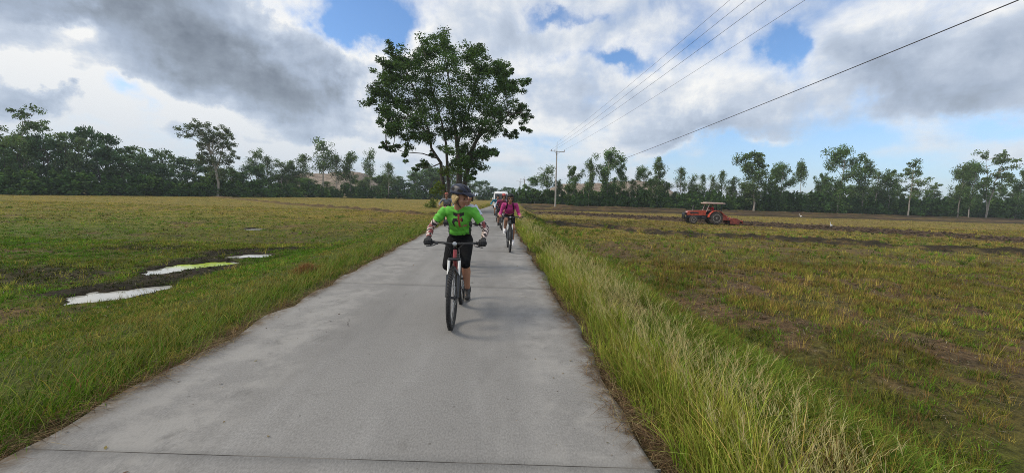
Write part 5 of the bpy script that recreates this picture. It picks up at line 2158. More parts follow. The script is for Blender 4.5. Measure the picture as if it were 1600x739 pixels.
    # --- sleeves under a short jersey
    for s, sh, elb, wr, gr in arms:
        if P.get('arm_mat'):
            A = MB()
            a0 = sh + (elb - sh) * max(.3, P.get('sleeve', .5) - .15)
            A.tube([a0, elb + (a0 - elb) * .1], [.050, .044], 14)
            A.ell(elb, (.044, .044, .044), 14, 10)
            A.tube([elb, elb + (wr - elb) * .25, wr], [.044, .046, .031], 14)
            A.fuse('arm_sleeve', P['arm_mat'], root, .006, 3)
        if P.get('gloves'):
            G = MB()
            hand_on_bar(G, gr, s, wr, 1, .003)
            G.fuse('glove', P['gloves'], root, .0045, 2)
    for s, hip, kn, an in legs:
        S = MB()
        toe = an + np.array([s * .01, -.155, -.078])
        heel = an + np.array([0, .045, -.07])
        cap(S, heel, an + np.array([0, -.06, -.068]), .038, .044, 12)
        cap(S, an + np.array([0, -.05, -.068]), toe, .046, .034, 12)
        cap(S, an + np.array([0, .02, -.03]), an + np.array([0, .005, .02]), .046, .043, 12)
        cap(S, an + np.array([0, -.01, -.02]), an + np.array([0, -.09, -.055]), .042, .036, 12)
        sh_ = S.fuse('shoe', P['shoes'], root, .008, 3)
        K = MB()
        n = 20
        for r_, zz in ((1.0, -.125), (1.04, -.108)):
            pass
        poly = []
        for i in range(n):
            a = 2 * math.pi * i / n
            yy = -.055 + .135 * math.cos(a)
            xx = .046 * math.sin(a) * (1 if math.cos(a) < 0 else .85)
            poly.append((an[0] + s * .005 + xx, an[1] + yy))
        K.prism(poly, an[2] - .128, an[2] - .104, 'z')
        K.build('sole', P.get('sole', m_sole), sh_)
    # --- helmet
    hv = MB()
    nt, nph = 16, 44
    V, Fs, mi = [], [], []
    for i in range(nt + 1):
        th = R(2 + 94 * i / nt)
        for j in range(nph):
            ph = 2 * math.pi * j / nph
            x, y, z = math.sin(th) * math.cos(ph), math.sin(th) * math.sin(ph), math.cos(th)
            lat = x / max(.2, math.sqrt(x * x + z * z) + 1e-6)
            rib = 0.045 * math.cos(lat * 3.1 * math.pi) * min(1, math.sin(th) * 1.6) * (1 - max(0, (th - R(74)) / R(20)) * .8)
            k = 1 + rib
            zz = z * .105 * k
            if i >= nt - 3 and y < -.2:
                zz += .018 * (i - nt + 3) / 3 * (-y)
            if i >= nt - 3 and y > .2:
                zz -= .028 * (i - nt + 3) / 3 * y
            hs = P.get('hscale', 1.0)
            V.append(hl(x * .100 * k * hs, (y * .138 * k) * hs + .008 + (.012 if y > 0 else 0), .052 + zz * hs))
    for i in range(nt):
        for j in range(nph):
            j2 = (j + 1) % nph
            Fs.append((i * nph + j, (i + 1) * nph + j, (i + 1) * nph + j2, i * nph + j2))
            th = 2 + 94 * (i + .5) / nt
            ph = 2 * math.pi * (j + .5) / nph
            x, z = math.sin(R(th)) * math.cos(ph), math.cos(R(th))
            lat = x / max(.2, math.sqrt(x * x + z * z))
            mi.append(1 if math.cos(lat * 3.1 * math.pi) < -.35 and 24 < th < 76 and abs(math.sin(ph)) > .12 and not (j % 11 == 5) else 0)
    # inner face so that the shell has thickness
    b0 = len(V)
    cen = hl(0, .01, .04)
    V += [cen + (np.array(p) - cen) * .90 for p in V[:]]
    Fs += [tuple(b0 + q for q in reversed(f)) for f in Fs[:]]
    mi += [1] * len(mi)
    for j in range(nph):
        j2 = (j + 1) % nph
        Fs.append((nt * nph + j, b0 + nt * nph + j, b0 + nt * nph + j2, nt * nph + j2))
        mi.append(0)
    hv.add(V, Fs)
    hv.mi = mi
    me = bpy.data.meshes.new('helmet')
    me.from_pydata(hv.v, [], hv.f)
    me.materials.append(P['helmet'])
    me.materials.append(m_vent)
    me.polygons.foreach_set('material_index', mi)
    me.shade_smooth()
    ho = link_mesh('helmet', me, root)
    if P.get('visor'):
        W = MB()
        n = 12
        Vv, Fv = [], []
        for q, (yy, zz) in enumerate(((-.105, .100), (-.165, .092), (-.225, .074))):
            for i in range(n + 1):
                a = -1 + 2 * i / n
                Vv.append(hl(a * (.088 - .014 * q), yy + .03 * a * a, zz - .022 * a * a))
        for q in range(2):
            for i in range(n):
                Fv.append((q * (n + 1) + i, q * (n + 1) + i + 1, (q + 1) * (n + 1) + i + 1, (q + 1) * (n + 1) + i))
        k = len(Vv)
        dn = HR @ np.array([0, 0, -.006])
        Vv += [p + dn for p in Vv]
        Fv += [tuple(k + i for i in reversed(f)) for f in Fv]
        rim = [i for i in range(n + 1)] + [(n + 1) + n, 2 * (n + 1) + n] + [2 * (n + 1) + i for i in range(n - 1, -1, -1)] + [n + 1]
        for a_, b_ in zip(rim, rim[1:] + rim[:1]):
            Fv.append((a_, a_ + k, b_ + k, b_))
        W.add(Vv, Fv)
        W.build('visor', P['helmet'], ho, 60)
    ST = MB()
    for s in (1, -1):
        ST.tube([hl(s * .084, -.03, .04), hl(s * .079, -.022, -.02), hl(s * .055, -.035, -.085), hl(s * .015, -.045, -.117)], .0045, 6)
        ST.tube([hl(s * .086, .05, .03), hl(s * .079, -.0, -.04), hl(s * .06, -.03, -.08)], .004, 6)
    ST.build('chin_strap', m_black, ho)
    if P.get('glasses'):
        GL = MB()
        for s in (1, -1):
            GL.ell(hl(s * .033, -.094, .002), (.030, .012, .019), 14, 8, HR)
            GL.tube([hl(s * .06, -.085, .006), hl(s * .078, -.03, .008), hl(s * .08, .01, .0)], .0035, 6)
        GL.tube([hl(-.012, -.108, .006), hl(.012, -.108, .006)], .004, 6)
        GL.build('sunglasses', m_glassd, root)
    if P.get('pack'):
        K = MB()
        for s in (1, -1):
            a = neck + np.array([s * .085, .03, .022])
            K.tube([a + np.array([0, .10, -.03]), a, a + np.array([0, -.085, -.06]), pel + up * .62 + np.array([s * .10, -.125, 0]), pel + up * .36 + np.array([s * .135, -.05, 0])], .016, 8)
        K.ell(pel + up * .62 + np.array([0, .16, .04]), (.13, .07, .19), 16, 12)
        K.build('backpack', m_blkcloth, root, 60)
    return root


def emblem(co, nr):
    n = len(co)
    c = np.tile(np.array([0.115, 0.46, 0.040]), (n, 1))
    x, y, z = co.T
    fr = nr[:, 1] < -0.1
    X, Z = x - 0.0, z - 1.235
    darkg = np.array([0.02, 0.016, 0.016])
    red = np.array([0.34, 0.035, 0.045])
    # dark spread wings over a wine red stem with a dark curl at its foot
    aX = np.abs(X - .004)
    wing = fr & (Z > .045 + .55 * np.abs(aX - .03)) & (Z < .088 + .25 * aX) & (aX < .066)
    notch = fr & (np.hypot(X - .004, Z - .072) < .012)
    bar = fr & (np.abs(X - .010 + .12 * Z) < .013) & (Z < .06) & (Z > -.085)
    curl = fr & (np.hypot((X + .038) / .040, (Z + .025) / .055) < 1) & ~(np.hypot((X + .022) / .026, (Z + .045) / .032) < 1)
    fleck = fr & (np.hypot((X - .045) / .016, (Z - .01) / .03) < 1)
    c[wing | curl] = darkg
    c[bar | notch | fleck] = red
    c[fleck & (X > .045)] = darkg
    zip_ = fr & (np.abs(X) < .006) & (Z > .11)
    c[zip_] = np.array([.05, .20, .03])
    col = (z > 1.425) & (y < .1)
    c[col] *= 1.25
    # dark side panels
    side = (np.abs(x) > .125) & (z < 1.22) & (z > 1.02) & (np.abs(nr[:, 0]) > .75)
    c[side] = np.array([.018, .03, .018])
    return c


BIKE_A = (-0.425, 5.04, 0.0)
make_bike('black and red mountain bike under the rider in the bright green jersey, nearest the camera', BIKE_A, R(-1.5), m_blkpaint, m_red, crank=0.92, white_fork=True)
make_person('person in bright green jersey, patterned sleeves and dark visored helmet, head turned aside', BIKE_A, R(-1.5), dict(
    pelvis=(0.0, .12, .985), neck=(0.0, -.14, 1.405), head=(0.03, -.20, 1.525), yaw=55, pitch=13, hscale=1.08, hem=.27, skin=m_skin, voxel=.009,
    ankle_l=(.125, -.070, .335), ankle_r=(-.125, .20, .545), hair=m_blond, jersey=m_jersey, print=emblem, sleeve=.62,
    arm_mat=m_sleeve, trouser=1.14, gloves=m_glove, shoes=m_blkshoe, helmet=m_hel_b, visor=True, shw=.18, grip=.325))

BIKE_D = (0.505, 11.38, 0.0)
make_bike('black mountain bike under the rider in the magenta top', BIKE_D, R(1), m_blkpaint, m_blkpaint, crank=0.1)
make_person('person in magenta long sleeved top, dark shorts, white shoes and black helmet with sunglasses', BIKE_D, R(1), dict(
    pelvis=(0, .17, .985), neck=(0.0, -.16, 1.37), head=(0.0, -.255, 1.505), yaw=2, pitch=4, skin=m_skin, voxel=.013, shw=.185, grip=.285, elbow=.12,
    ankle_l=(.125, .055, .27), ankle_r=(-.125, .06, .61), hair=m_brown_h, jersey=m_magenta, trouser=.72, shoes=m_whiteshoe, sole=m_whiteshoe,
    helmet=m_hel_k, glasses=True, pack=True))

BIKE_B = (-0.62, 8.3, 0.0)
make_bike('mountain bike mostly hidden behind the rider in the bright green jersey', BIKE_B, R(0), m_blue_p, m_blue_p, crank=2.6)
make_person('person in pale blue jersey and pale green helmet almost hidden behind the rider in green', BIKE_B, R(0), dict(
    pelvis=(0, .17, .985), neck=(0.05, -.14, 1.37), head=(0.12, -.215, 1.525), yaw=6, pitch=2, skin=m_skin2, voxel=.014, shw=.19,
    ankle_l=(.125, .06, .55), ankle_r=(-.125, .055, .30), hair=m_brown_h, jersey=m_palecloth, sleeve=.8, trouser=.7, shoes=m_blkshoe, gloves=m_glove, helmet=m_hel_g))

BIKE_E = (0.42, 18.6, 0.0)
make_bike('dark mountain bike under the rider in the red helmet, behind the magenta rider', BIKE_E, R(2), m_blkpaint, m_red, crank=2.9)


def vest(co, nr):
    n = len(co)
    c = np.tile(np.array([0.22, 0.028, 0.075]), (n, 1))
    c[np.abs(co[:, 0]) > .235] = np.array([.50, .54, .62])
    return c


make_person('person in plum red top with pale sleeves and bright red helmet, behind the magenta rider', BIKE_E, R(2), dict(
    pelvis=(0, .17, .985), neck=(0.06, -.15, 1.40), head=(0.10, -.24, 1.555), yaw=5, pitch=3, skin=m_skin, voxel=.014, shw=.185,
    ankle_l=(.125, .06, .58), ankle_r=(-.125, .055, .28), hair=m_brown_h, jersey=attr_mat('plum_top'), print=vest, trouser=.7, shoes=m_blkshoe,
    helmet=m_hel_r, glasses=True))

BIKE_F = (0.27, 24.2, 0.0)
make_bike('mountain bike under the rider in teal, in front of the white van', BIKE_F, R(1), m_blue_p, m_blue_p, crank=0.6)
make_person('person in teal jersey and black helmet, directly in front of the white van', BIKE_F, R(1), dict(
    pelvis=(0, .17, .985), neck=(-0.02, -.15, 1.37), head=(0.05, -.24, 1.51), yaw=-5, pitch=3, skin=m_skin2, voxel=.016, shw=.19,
    ankle_l=(.125, .06, .40), ankle_r=(-.125, .055, .50), hair=m_brown_h, jersey=m_teal, trouser=.7, shoes=m_blkshoe, helmet=m_hel_k))

BIKE_C = (-2.33, 19.8, 0.0)
make_bike('mountain bike at the left road edge, hidden behind the shoulder of the rider in green', BIKE_C, R(0), m_blkpaint, m_blkpaint, crank=1.5)
make_person('person in grey jersey and brick red helmet half hidden at the left road edge', BIKE_C, R(0), dict(
    pelvis=(0, .17, .985), neck=(0, -.14, 1.38), head=(0, -.22, 1.53), yaw=0, pitch=3, skin=m_skin2, voxel=.016, shw=.19,
    ankle_l=(.125, .06, .40), ankle_r=(-.125, .055, .50), hair=m_brown_h, jersey=m_greycloth, trouser=.7, shoes=m_blkshoe, helmet=m_hel_o))

# ------------------------------------------------------------------ van
m_vanw = simple('white_van_paint', (0.80, 0.81, 0.82), 0.25, coat=0.5, var=0.03)
m_glass = simple('tinted_glass', (0.012, 0.016, 0.02), 0.05, spec=0.8)
m_lamp = simple('lamp_glass', (0.75, 0.76, 0.78), 0.1, spec=0.7)
vy = 51.0
vx0 = at(781.5, 325, vy)[0]
van = thing('parked_van', 'white passenger van with dark windscreen following behind the cyclists', 'van', (vx0, vy, 0.0), R(2))
prof = [(-2.42, .30), (-2.46, .48), (-2.42, .82), (-2.28, 1.08), (-1.62, 1.98), (-1.42, 2.12), (-1.0, 2.20), (2.1, 2.20), (2.36, 2.10), (2.45, 1.2), (2.45, .30)]


def hw(z):
    return .955 - .02 * max(0, .6 - z) - .115 * max(0, z - 1.05) ** 1.3


vb = MB()
NS = 9
V = []
for k in range(NS):
    a = -1 + 2 * k / (NS - 1)
    e = abs(a) ** 5
    for y_, z_ in prof:
        V.append((a * hw(z_), y_ + (.16 * e if y_ < -1.3 else (-.1 * e if y_ > 2 else 0)), z_ - (.07 * e if z_ > 2 else 0)))
n = len(prof)
Fs = []
for k in range(NS - 1):
    for i in range(n):
        j = (i + 1) % n
        Fs.append((k * n + i, k * n + j, (k + 1) * n + j, (k + 1) * n + i))
Fs += [tuple(range(n)), tuple((NS - 1) * n + i for i in range(n - 1, -1, -1))]
vb.add(V, Fs)
body = vb.build('body', m_vanw, van, 35)


def front_pt(a, z):
    ys, zs = [p[0] for p in prof[:7]], [p[1] for p in prof[:7]]
    y_ = float(np.interp(z, zs, ys))
    return np.array([a * hw(z), y_ + .16 * abs(a) ** 5 - .012, z])


ws = MB()
rows, cols = 5, 10
V = [front_pt(-.9 + 1.8 * c / cols, 1.16 + .76 * r / rows) for r in range(rows + 1) for c in range(cols + 1)]
Fs = [(r * (cols + 1) + c, r * (cols + 1) + c + 1, (r + 1) * (cols + 1) + c + 1, (r + 1) * (cols + 1) + c) for r in range(rows) for c in range(cols)]
ws.add(V, Fs)
ws.build('windscreen', m_glass, van, 60)
for s in (-1, 1):
    for y0, y1 in ((-1.35, -.55), (-.45, .9), (1.0, 2.15)):
        q = MB()
        zz = (1.2, 1.9)
        q.add([(s * (hw(zz[0]) + .006), y0 - (.25 if y0 < -1 else 0), zz[0]), (s * (hw(zz[0]) + .006), y1, zz[0]), (s * (hw(zz[1]) + .006), y1, zz[1]), (s * (hw(zz[1]) + .006), y0, zz[1])], [(0, 1, 2, 3)])
        q.build('side_window', m_glass, van)
    hl_ = MB()
    hl_.ell((s * .72, -2.33, .80), (.17, .09, .11), 14, 10)
    hl_.build('headlight', m_lamp, van)
    mr = MB()
    mr.box((s * 1.07, -1.75, 1.28), (.16, .10, .26), None, 0, .03)
    mr.tube([(s * .92, -1.72, 1.22), (s * 1.05, -1.73, 1.24)], .02, 6)
    mr.build('mirror', m_vanw, van)
    for y_ in (-1.62, 1.45):
        wv = MB()
        wv.ring((s * .83, y_, .33), (1, 0, 0), .235, .095, 32, 10)
        wo = wv.build('wheel', m_rubber, van, 60)
        rv = MB()
        rv.disc_stack((s * .83, y_, .33), (s, 0, 0), [(0, .2), (.06, .2), (.085, .17), (.07, .05), (.09, .04)], 20)
        rv.build('rim', m_alu, wo)
gr = MB()
for z_ in (.62, .70, .78):
    gr.box((0, -2.455, z_), (1.05, .05, .035), None, 0, .01)
gr.build('grille', m_dkmetal, van)
bm_ = MB()
bm_.box((0, -2.47, .42), (1.75, .12, .20), None, 0, .04)
bu = bm_.build('bumper', m_vanw, van)
ai = MB()
ai.box((0, -2.54, .40), (.9, .02, .11), None, 0, .008)
ai.build('air_intake', m_black, bu)
pl = MB()
pl.box((0, -2.545, .55), (.36, .012, .14), None, 0, .005)
pl.build('number_plate', m_white, bu)
wp = MB()
wp.tube([(-.5, -2.24, 1.17), (-.05, -2.12, 1.30)], .012, 5)
wp.tube([(.2, -2.24, 1.17), (.65, -2.12, 1.30)], .012, 5)
wp.build('wiper', m_black, van)

# ------------------------------------------------------------------ tractor (faces -X)
m_orange = simple('orange_paint', (0.42, 0.062, 0.028), 0.5, coat=0.1, var=0.38, scale=6)
m_roof = simple('faded_cab_roof', (0.46, 0.34, 0.30), 0.55, var=0.12, scale=4)
m_mudtyre = simple('muddy_tyre', (0.060, 0.050, 0.042), 0.9, var=0.4, scale=6)
m_rimg = simple('dusty_rim', (0.30, 0.28, 0.25), 0.7, var=0.2, scale=6)
m_redshirt = simple('red_shirt', (0.42, 0.02, 0.03), 0.8, var=0.15)
TR = gp(1113, 350.5, -0.83)
tr = thing('farm_tractor', 'orange tractor with a pale canopy roof working the field on the right', 'tractor', (TR[0], TR[1], tz(TR[0], TR[1]) + .02), R(-6))


def big_wheel(x, y, rr, wd, lugs, out):
    w_ = MB()
    ht_ = rr * .42
    w_.disc_stack((x, y - wd / 2, rr), (0, 1, 0), [(0, rr * .58), (.01, rr * .86), (wd * .15, rr * .95), (wd * .5, rr * .965), (wd * .85, rr * .95), (wd - .01, rr * .86), (wd, rr * .58)], 36)
    for k in range(lugs):
        a = 2 * math.pi * k / lugs
        for s in (-1, 1):
            aa = a + (math.pi / lugs if s > 0 else 0)
            c = np.array([x + math.cos(aa) * rr * .965, y + s * wd * .23, rr + math.sin(aa) * rr * .965])
            rot = np.array(Matrix.Rotation(-aa, 3, 'Y') @ Matrix.Rotation(s * .55, 3, 'X'))
            w_.box(c, (rr * .09, wd * .52, rr * .055), rot)
    o = w_.build('wheel', m_mudtyre, tr, 35)
    r_ = MB()
    yo = y + out * wd * .32
    r_.disc_stack((x, yo, rr), (0, out, 0), [(0, rr * .60), (wd * .2, rr * .61), (wd * .205, rr * .55), (wd * .06, rr * .48), (wd * .05, rr * .25), (wd * .14, rr * .22), (wd * .15, rr * .10), (wd * .24, rr * .09)], 28)
    for k in range(6):
        a = 2 * math.pi * k / 6
        r_.disc_stack((x + math.cos(a) * rr * .17, yo + out * wd * .14, rr + math.sin(a) * rr * .17), (0, out, 0), [(0, .022), (.03, .022)], 6)
    r_.build('rim', m_rimg, o)


for s in (-1, 1):
    big_wheel(0.0, s * .72, .70, .42, 20, s)
    big_wheel(-2.38, s * .62, .45, .28, 16, s)
mb = MB()
mb.prism([(-3.0, .92), (-3.02, 1.22), (-2.85, 1.38), (-2.3, 1.44), (-.95, 1.52), (-.95, .95)], -.31, .31, 'y')
hood = mb.build('bonnet', m_orange, tr, 30)
mb = MB()
for s in (-1, 1):
    mb.box((-2.2, s * .318, 1.22), (.9, .012, .16), None, 0, .004)
mb.build('side_grille', m_dkmetal, hood)
mb = MB()
mb.box((-3.03, 0, 1.06), (.03, .5, .26), None, 0, .01)
mb.build('front_grille', m_dkmetal, hood)
for s in (-1, 1):
    MB().ell((-2.98, s * .22, 1.26), (.06, .09, .07), 12, 8).build('headlight', m_lamp, hood)
mb = MB()
mb.box((-1.6, 0, .72), (2.6, .42, .42), None, 0, .05)
mb.box((-.2, 0, .75), (.9, .55, .5), None, 0, .06)
mb.tube([(-2.38, -.55, .45), (-2.38, .55, .45)], .07, 10)
mb.tube([(0, -.7, .70), (0, .7, .70)], .11, 12)
mb.box((-2.38, 0, .60), (.3, .3, .3), None, 0, .04)
mb.box((-1.0, .42, .58), (.7, .28, .06), None, 0, .01)
mb.box((-1.0, -.42, .58), (.7, .28, .06), None, 0, .01)
mb.box((-1.15, -.42, .72), (.5, .22, .26), None, 0, .05)
mb.build('chassis', m_dkmetal, tr, 40)
mb = MB()
mb.box((-3.25, 0, .84), (.14, .75, .72), None, 0, .03)
for s in (-1, 1):
    mb.box((-3.1, s * .2, .62), (.5, .08, .12), None, 0, .02)
    mb.tube([(-3.2, s * .34, .5), (-3.2, s * .34, 1.28)], .03, 6)
mb.tube([(-3.2, -.34, 1.28), (-3.2, .34, 1.28)], .03, 6)
mb.build('front_guard', m_dkmetal, tr, 40)
mb = MB()
mb.tube([(-2.35, -.2, 1.40), (-2.35, -.2, 1.95), (-2.33, -.2, 2.02)], [.03, .028, .028], 8)
mb.build('exhaust_pipe', m_rimg, tr)
for s in (-1, 1):
    mb = MB()
    pts_o, pts_i = [], []
    for k in range(9):
        a = R(25 + 150 * k / 8)
        pts_o.append((math.cos(a) * .84, .70 + math.sin(a) * .84))
        pts_i.append((math.cos(a) * .80, .70 + math.sin(a) * .80))
    mb.prism(pts_o + pts_i[::-1], s * .50, s * .95, 'y')
    mb.build('mudguard', m_orange, tr, 30)
mb = MB()
mb.box((-.20, 0, 1.29), (.5, .5, .10), None, 0, .04)
mb.box((.06, 0, 1.55), (.10, .46, .46), None, 0, .04)
mb.box((-.16, 0, 1.10), (.3, .3, .3), None, 0, .03)
mb.build('seat', m_black, tr)
mb = MB()
mb.tube([(-.98, 0, 1.42), (-.78, 0, 1.72)], .022, 8)
mb.ring((-.77, 0, 1.73), (-.58, 0, .82), .19, .016, 24, 8)
mb.build('steering_wheel', m_black, tr)
for x0, z0, x1, z1 in ((-.98, 1.45, -.72, 2.26), (.62, 1.30, .55, 2.26), (-.10, 1.52, -.10, 2.26)):
    for s in (-1, 1):
        mb = MB()
        mb.tube([(x0, s * .56, z0), (x1, s * .54, z1)], .035, 8)
        mb.build('cab_post', m_roof if x0 < -.5 else m_dkmetal, tr)
mb = MB()
Vr = []
mb.box((-.13, 0, 2.31), (2.15, 1.40, .15), None, 0, .07)
mb.box((-.13, 0, 2.40), (1.75, 1.05, .07), None, 0, .033)
mb.build('canopy_roof', m_roof, tr, 40)
# tiller behind
m_tiller = simple('worn_tiller_paint', (0.24, 0.050, 0.032), 0.7, var=0.55, scale=7)
ti = thing('rotary_tiller', 'orange red rotary tiller hitched behind the tractor', 'tiller', tuple(tr.location), R(-6))
mb = MB()
mb.prism([(.75, .55), (.80, 1.22), (1.05, 1.25), (1.55, .80), (1.50, .62)], -.09, .09, 'y')
for s in (-1, 1):
    mb.tube([(.45, s * .35, .55), (1.3, s * .42, .52), (2.1, s * .6, .50)], .045, 8)
    mb.tube([(.95, s * .1, 1.18), (1.6, s * .4, .75), (2.9, s * .75, .42)], .04, 8)
mb.build('hitch_frame', m_orange, ti, 40)
mb = MB()
mb.prism([(1.45, .52), (1.60, .70), (2.25, .74), (2.55, .58), (2.95, .40), (2.98, .16), (2.90, .16), (2.86, .34), (2.5, .48), (1.62, .48)], -.72, .72, 'y')
mb.build('tiller_hood', m_tiller, ti, 30)
for s in (-1, 1):
    mb = MB()
    mb.prism([(1.55, .12), (1.5, .60), (1.75, .72), (2.3, .70), (2.6, .45), (2.5, .10)], s * .73, s * .77, 'y')
    mb.build('side_plate', m_tiller, ti, 30)
mb = MB()
mb.tube([(2.05, -.72, .30), (2.05, .72, .30)], .05, 10)
for k in range(26):
    a = k * 1.3
    yy = -.68 + 1.36 * k / 25
    mb.tube([(2.05, yy, .30), (2.05 + .2 * math.cos(a), yy, .30 + .2 * math.sin(a)), (2.05 + .25 * math.cos(a + .4), yy + .04, .30 + .25 * math.sin(a + .4))], [.018, .016, .01], 5)
mb.build('blade_drum', m_dkmetal, ti)
# driver
drv = thing('person', 'person in a red shirt driving the orange tractor', 'person', tuple(tr.location + Vector((-.08, 0, .27))), R(-6))
B = MB()
B.ell((-.08, 0, 1.18), (.15, .17, .13))
B.ell((-.02, 0, 1.36), (.12, .16, .2))
cap(B, (-.03, .15, 1.55), (-.03, -.15, 1.55), .06, .06)
cap(B, (-.03, 0, 1.58), (-.06, 0, 1.70), .05, .05)
B.ell((-.07, 0, 1.78), (.095, .078, .115))
B.ell((-.165, 0, 1.77), (.02, .015, .02))
for s in (-1, 1):
    el_ = ik((-.03, s * .18, 1.53), (-.62, s * .13, 1.46), .30, .28, (0, s * .5, -1))
    cap(B, (-.03, s * .18, 1.53), el_, .05, .04)
    cap(B, el_, (-.60, s * .14, 1.46), .04, .028)
    for i in range(4):
        cap(B, (-.60, s * (.12 + .018 * i), 1.47), (-.68, s * (.12 + .018 * i), 1.46), .011, .01, 8)
    cap(B, (-.60, s * .11, 1.45), (-.66, s * .09, 1.44), .012, .01, 8)
    cap(B, (-.1, s * .1, 1.12), (-.52, s * .14, 1.14), .085, .06)
    cap(B, (-.52, s * .14, 1.14), (-.62, s * .16, .70), .056, .04)
    cap(B, (-.60, s * .16, .70), (-.80, s * .17, .66), .04, .03)
B.fuse('body', m_skin2, drv, .016, 4)
J = MB()
J.ell((-.06, 0, 1.22), (.15, .18, .12))
J.ell((-.02, 0, 1.38), (.135, .175, .2))
cap(J, (-.03, .15, 1.54), (-.03, -.15, 1.54), .07, .07)
for s in (-1, 1):
    el_ = ik((-.03, s * .18, 1.53), (-.62, s * .13, 1.46), .30, .28, (0, s * .5, -1))
    cap(J, (-.03, s * .18, 1.53), el_, .062, .052)
    cap(J, el_, (-.56, s * .14, 1.46), .052, .038)
J.fuse('shirt', m_redshirt, drv, .016, 3)
T = MB()
T.ell((-.08, 0, 1.14), (.17, .18, .11))
for s in (-1, 1):
    cap(T, (-.1, s * .1, 1.12), (-.52, s * .14, 1.14), .095, .07)
    cap(T, (-.52, s * .14, 1.14), (-.61, s * .16, .80), .066, .052)
T.fuse('trousers', m_blkcloth, drv, .016, 3)
MB().ell((-.055, 0, 1.83), (.105, .09, .085)).build('hair', m_brown_h, drv)

# ------------------------------------------------------------------ egrets
m_egret = simple('white_feathers', (0.80, 0.80, 0.78), 0.8, var=0.05)
m_bill = simple('yellow_bill', (0.55, 0.35, 0.05), 0.5)
for px, py, rz, lab, up_ in ((1298, 357.5, 200, 'white egret nearer the camera, standing on the dark ploughed strip right of the tractor', 1.0),
                             (1251, 340, 150, 'white egret farther off, standing upright on the bare bank right of the tractor', 1.15)):
    q = gp(px, py, ZR if up_ == 1 else -0.72)
    z0 = tz(q[0], q[1])
    eg = thing('egret', lab, 'bird', (q[0], q[1], z0), R(rz), 'white egrets on the ploughed field')
    B = MB()
    B.ell((0, 0, .42), (.20, .09, .10), 16, 10, np.array(Matrix.Rotation(R(20), 3, 'Y')))
    cap(B, (-.12, 0, .40), (-.27, 0, .33), .05, .02)
    pts = [(.14, 0, .48), (.22, 0, .56), (.18, 0, .66), (.20, 0, .76), (.25, 0, .80)]
    for a_, b_ in zip(pts[:-1], pts[1:]):
        cap(B, a_, b_, .032, .028, 8)
    B.ell((.27, 0, .81), (.05, .03, .03), 12, 8)
    for s in (-1, 1):
        cap(B, (.02, s * .04, .36), (.0, s * .045, .22), .03, .012, 8)
    bo = B.fuse('body', m_egret, eg, .012, 3)
    k = MB()
    k.tube([(.31, 0, .81), (.41, 0, .79)], [.012, .003], 6)
    k.build('bill', m_bill, eg)
    for s in (-1, 1):
        k = MB()
        k.tube([(.0, s * .045, .24), (.02, s * .045, .13), (.0, s * .045, .01)], .009, 6)
        for a in (-30, 0, 30, 180):
            k.tube([(0, s * .045, .012), (.07 * math.cos(R(a)), s * .045 + .07 * math.sin(R(a)), .006)], .006, 5)
        k.build('leg', m_black, eg)
    eg.scale = (.85, .85, .85 * up_)

# ------------------------------------------------------------------ power line
m_pole = simple('pole_concrete', (0.36, 0.34, 0.31), 0.85, var=0.2, scale=3)
m_ins = simple('insulator', (0.25, 0.22, 0.20), 0.3)
m_wire = simple('wire', (0.05, 0.05, 0.055), 0.6)


def make_pole(loc, H, lean, label, group):
    p = thing('utility_pole', label, 'pole', loc, 0, group)
    tx = lean
    mb = MB()
    mb.tube([(0, 0, -.1), (tx * .5, 0, H * .5), (tx * .87, 0, H * .87)], [.17, .145, .115], 8)
    mb.build('shaft', m_pole, p, 60)
    mb = MB()
    mb.tube([(tx * .87, -.02, H * .85), (tx * .93, -.02, H * .93), (tx * 1.01, -.02, H)], [.06, .045, .04], 8)
    mb.build('top_spike', m_pole, p, 60)
    za = H * .862
    mb = MB()
    mb.box((tx * .86 + .12, -.14, za), (2.9, .10, .12), np.array(Matrix.Rotation(.02, 3, 'Y')), 0, .01)
    arm = mb.build('crossarm', m_pole, p)
    mb = MB()
    for s in (-1, 1):
        mb.tube([(tx * .86 + .12 + s * .6, -.2, za - .02), (tx * .83, -.12, za - .65)], .022, 6)
    mb.build('brace', m_dkmetal, arm)
    for dx_ in (-1.25, -.55, 1.45):
        mb = MB()
        mb.disc_stack((tx * .86 + .12 + dx_, -.14, za + .06), (0, 0, 1), [(0, .03), (.06, .03), (.07, .09), (.12, .06), (.14, .10), (.20, .06), (.22, .09), (.30, .05), (.34, .02)], 12)
        mb.build('insulator', m_ins, arm)
    return p


PY_ = 79.0
q = at(867.5, 323.5, PY_)
pz0 = tz(q[0], PY_)
ptop = at(870.5, 222.5, PY_)
PH = ptop[2] - pz0
PLEAN = ptop[0] - q[0]
make_pole((q[0], PY_, pz0), PH, PLEAN, 'tall concrete utility pole with crossarm standing at the right field edge', 'utility poles along the road')
for px, top, Y, lab in ((819.5, 275.5, 178, 'distant utility pole with crossarm, right one of the far pair above the hedge'),
                        (812.5, 279, 205, 'distant utility pole with crossarm, left one of the far pair above the hedge')):
    a_ = at(px, top, Y)
    z0 = tz(a_[0], Y)
    pp = make_pole((a_[0], Y, z0), a_[2] - z0, 0.1, lab, 'utility poles along the road')
    for c in pp.children:
        pass
    pp.scale = (1.5, 1.5, 1)


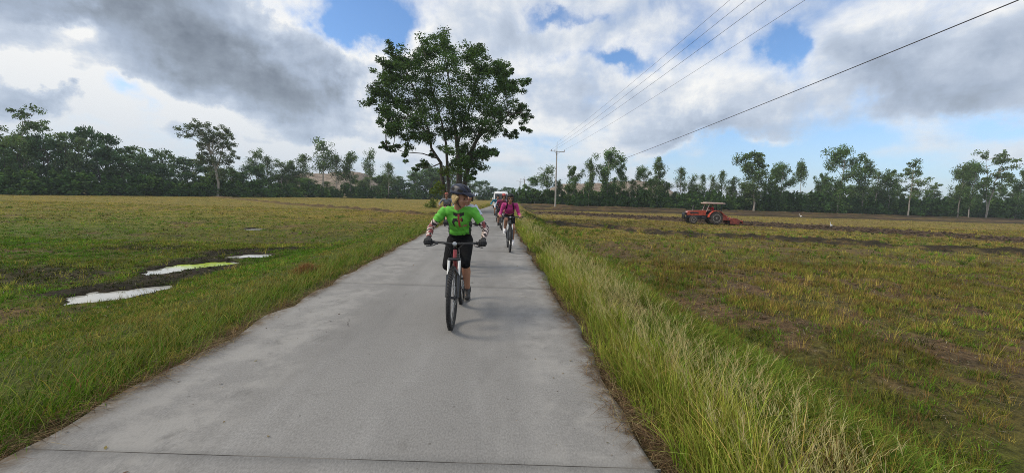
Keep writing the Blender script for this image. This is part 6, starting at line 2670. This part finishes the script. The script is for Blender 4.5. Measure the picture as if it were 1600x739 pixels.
def wire(p0, lat1, Xtop, sag, rad, label):
    """sagging cable from the pole towards and past the camera; it leaves the top of the picture at photo x = Xtop"""
    p0 = np.array(p0, float)
    lo, hi = 2.0, 20.0

    def pts(z1):
        p1 = np.array([lat1, -25.0, z1])
        out = []
        for i in range(61):
            q_ = i / 60
            p = p0 + (p1 - p0) * q_
            p[2] -= sag * 4 * q_ * (1 - q_)
            out.append(p)
        return out

    def cross(z1):
        pr = None
        for p in pts(z1):
            if (p - CC) @ CF < 0.5:
                break
            x, y = proj(p)
            if y < 0 and pr is not None:
                return pr[0] + (x - pr[0]) * pr[1] / (pr[1] - y)
            pr = (x, y)
        return 1e5
    for _ in range(40):
        mid = (lo + hi) / 2
        if cross(mid) > Xtop:
            lo = mid
        else:
            hi = mid
    mb = MB()
    mb.tube(pts((lo + hi) / 2), rad, 6)
    o = mb.build('power_cable', m_wire, None, 80)
    tag(o, label, 'cable', 'cables strung from the utility pole')


base = np.array([q[0], PY_, pz0])
za = PH * .862 + .40
lat = lambda dx_: q[0] + PLEAN * .86 + .12 + dx_
wire((ptop[0], PY_ - .02, ptop[2]), ptop[0], 1141, .9, .009, 'uppermost of the four thin power cables, from the tip of the pole')
wire((lat(-1.25), PY_ - .14, pz0 + za), lat(-1.25), 1166, 1.0, .009, 'second highest thin power cable, from the left end of the crossarm')
wire((lat(-.55), PY_ - .14, pz0 + za), lat(-.55), 1198, 1.0, .010, 'third highest thin power cable, from the middle of the crossarm')
wire((lat(1.45), PY_ - .14, pz0 + za), lat(1.45), 1259, 1.0, .009, 'lowest of the four thin power cables, from the right end of the crossarm')
wire((q[0] + .2, PY_, pz0 + PH * .42), q[0] + .2, 1593, .9, .015, 'thick single cable hanging well below the thin power cables')

# ------------------------------------------------------------------ red roofed shed
m_rroof = simple('red_roof', (0.42, 0.07, 0.08), 0.5, var=0.1)
m_wallp = simple('pale_wall', (0.55, 0.45, 0.42), 0.8)
sy = 112
a_ = at(1454, 316, sy)
shd = thing('shed', 'low shed with a red roof half hidden behind the hedge on the right', 'building', (a_[0], sy, tz(a_[0], sy)), R(4))
hz = a_[2] - tz(a_[0], sy)
mb = MB()
mb.box((0, 2, hz * .42), (4.0, 4.0, hz * .84))
mb.build('wall', m_wallp, shd)
mb = MB()
mb.prism([(-.6, hz * .84), (2, hz * 1.06), (4.6, hz * .84), (4.6, hz * .80), (2, hz * 1.02), (-.6, hz * .80)], -2.3, 2.3, 'x')
mb.build('roof', m_rroof, shd)
mb = MB()
mb.box((0, -.02, hz * .36), (1.4, .06, hz * .7))
mb.build('door', m_dkmetal, shd)


# ------------------------------------------------------------------ morning haze over the fields
mh = bpy.data.materials.new('thin_haze')
mh.use_nodes = True
mh.node_tree.nodes.remove(mh.node_tree.nodes['Principled BSDF'])
pv = mh.node_tree.nodes.new('ShaderNodeVolumePrincipled')
pv.inputs['Color'].default_value = (0.80, 0.90, 1.0, 1)
pv.inputs['Density'].default_value = 0.00045
mh.node_tree.links.new(pv.outputs[0], mh.node_tree.nodes['Material Output'].inputs['Volume'])
mb = MB()
mb.box((0, 430, 14), (1830, 990, 32))
hz_ = mb.build('haze', mh)
tag(hz_, 'thin blue morning haze over the fields', 'haze', kind='stuff')
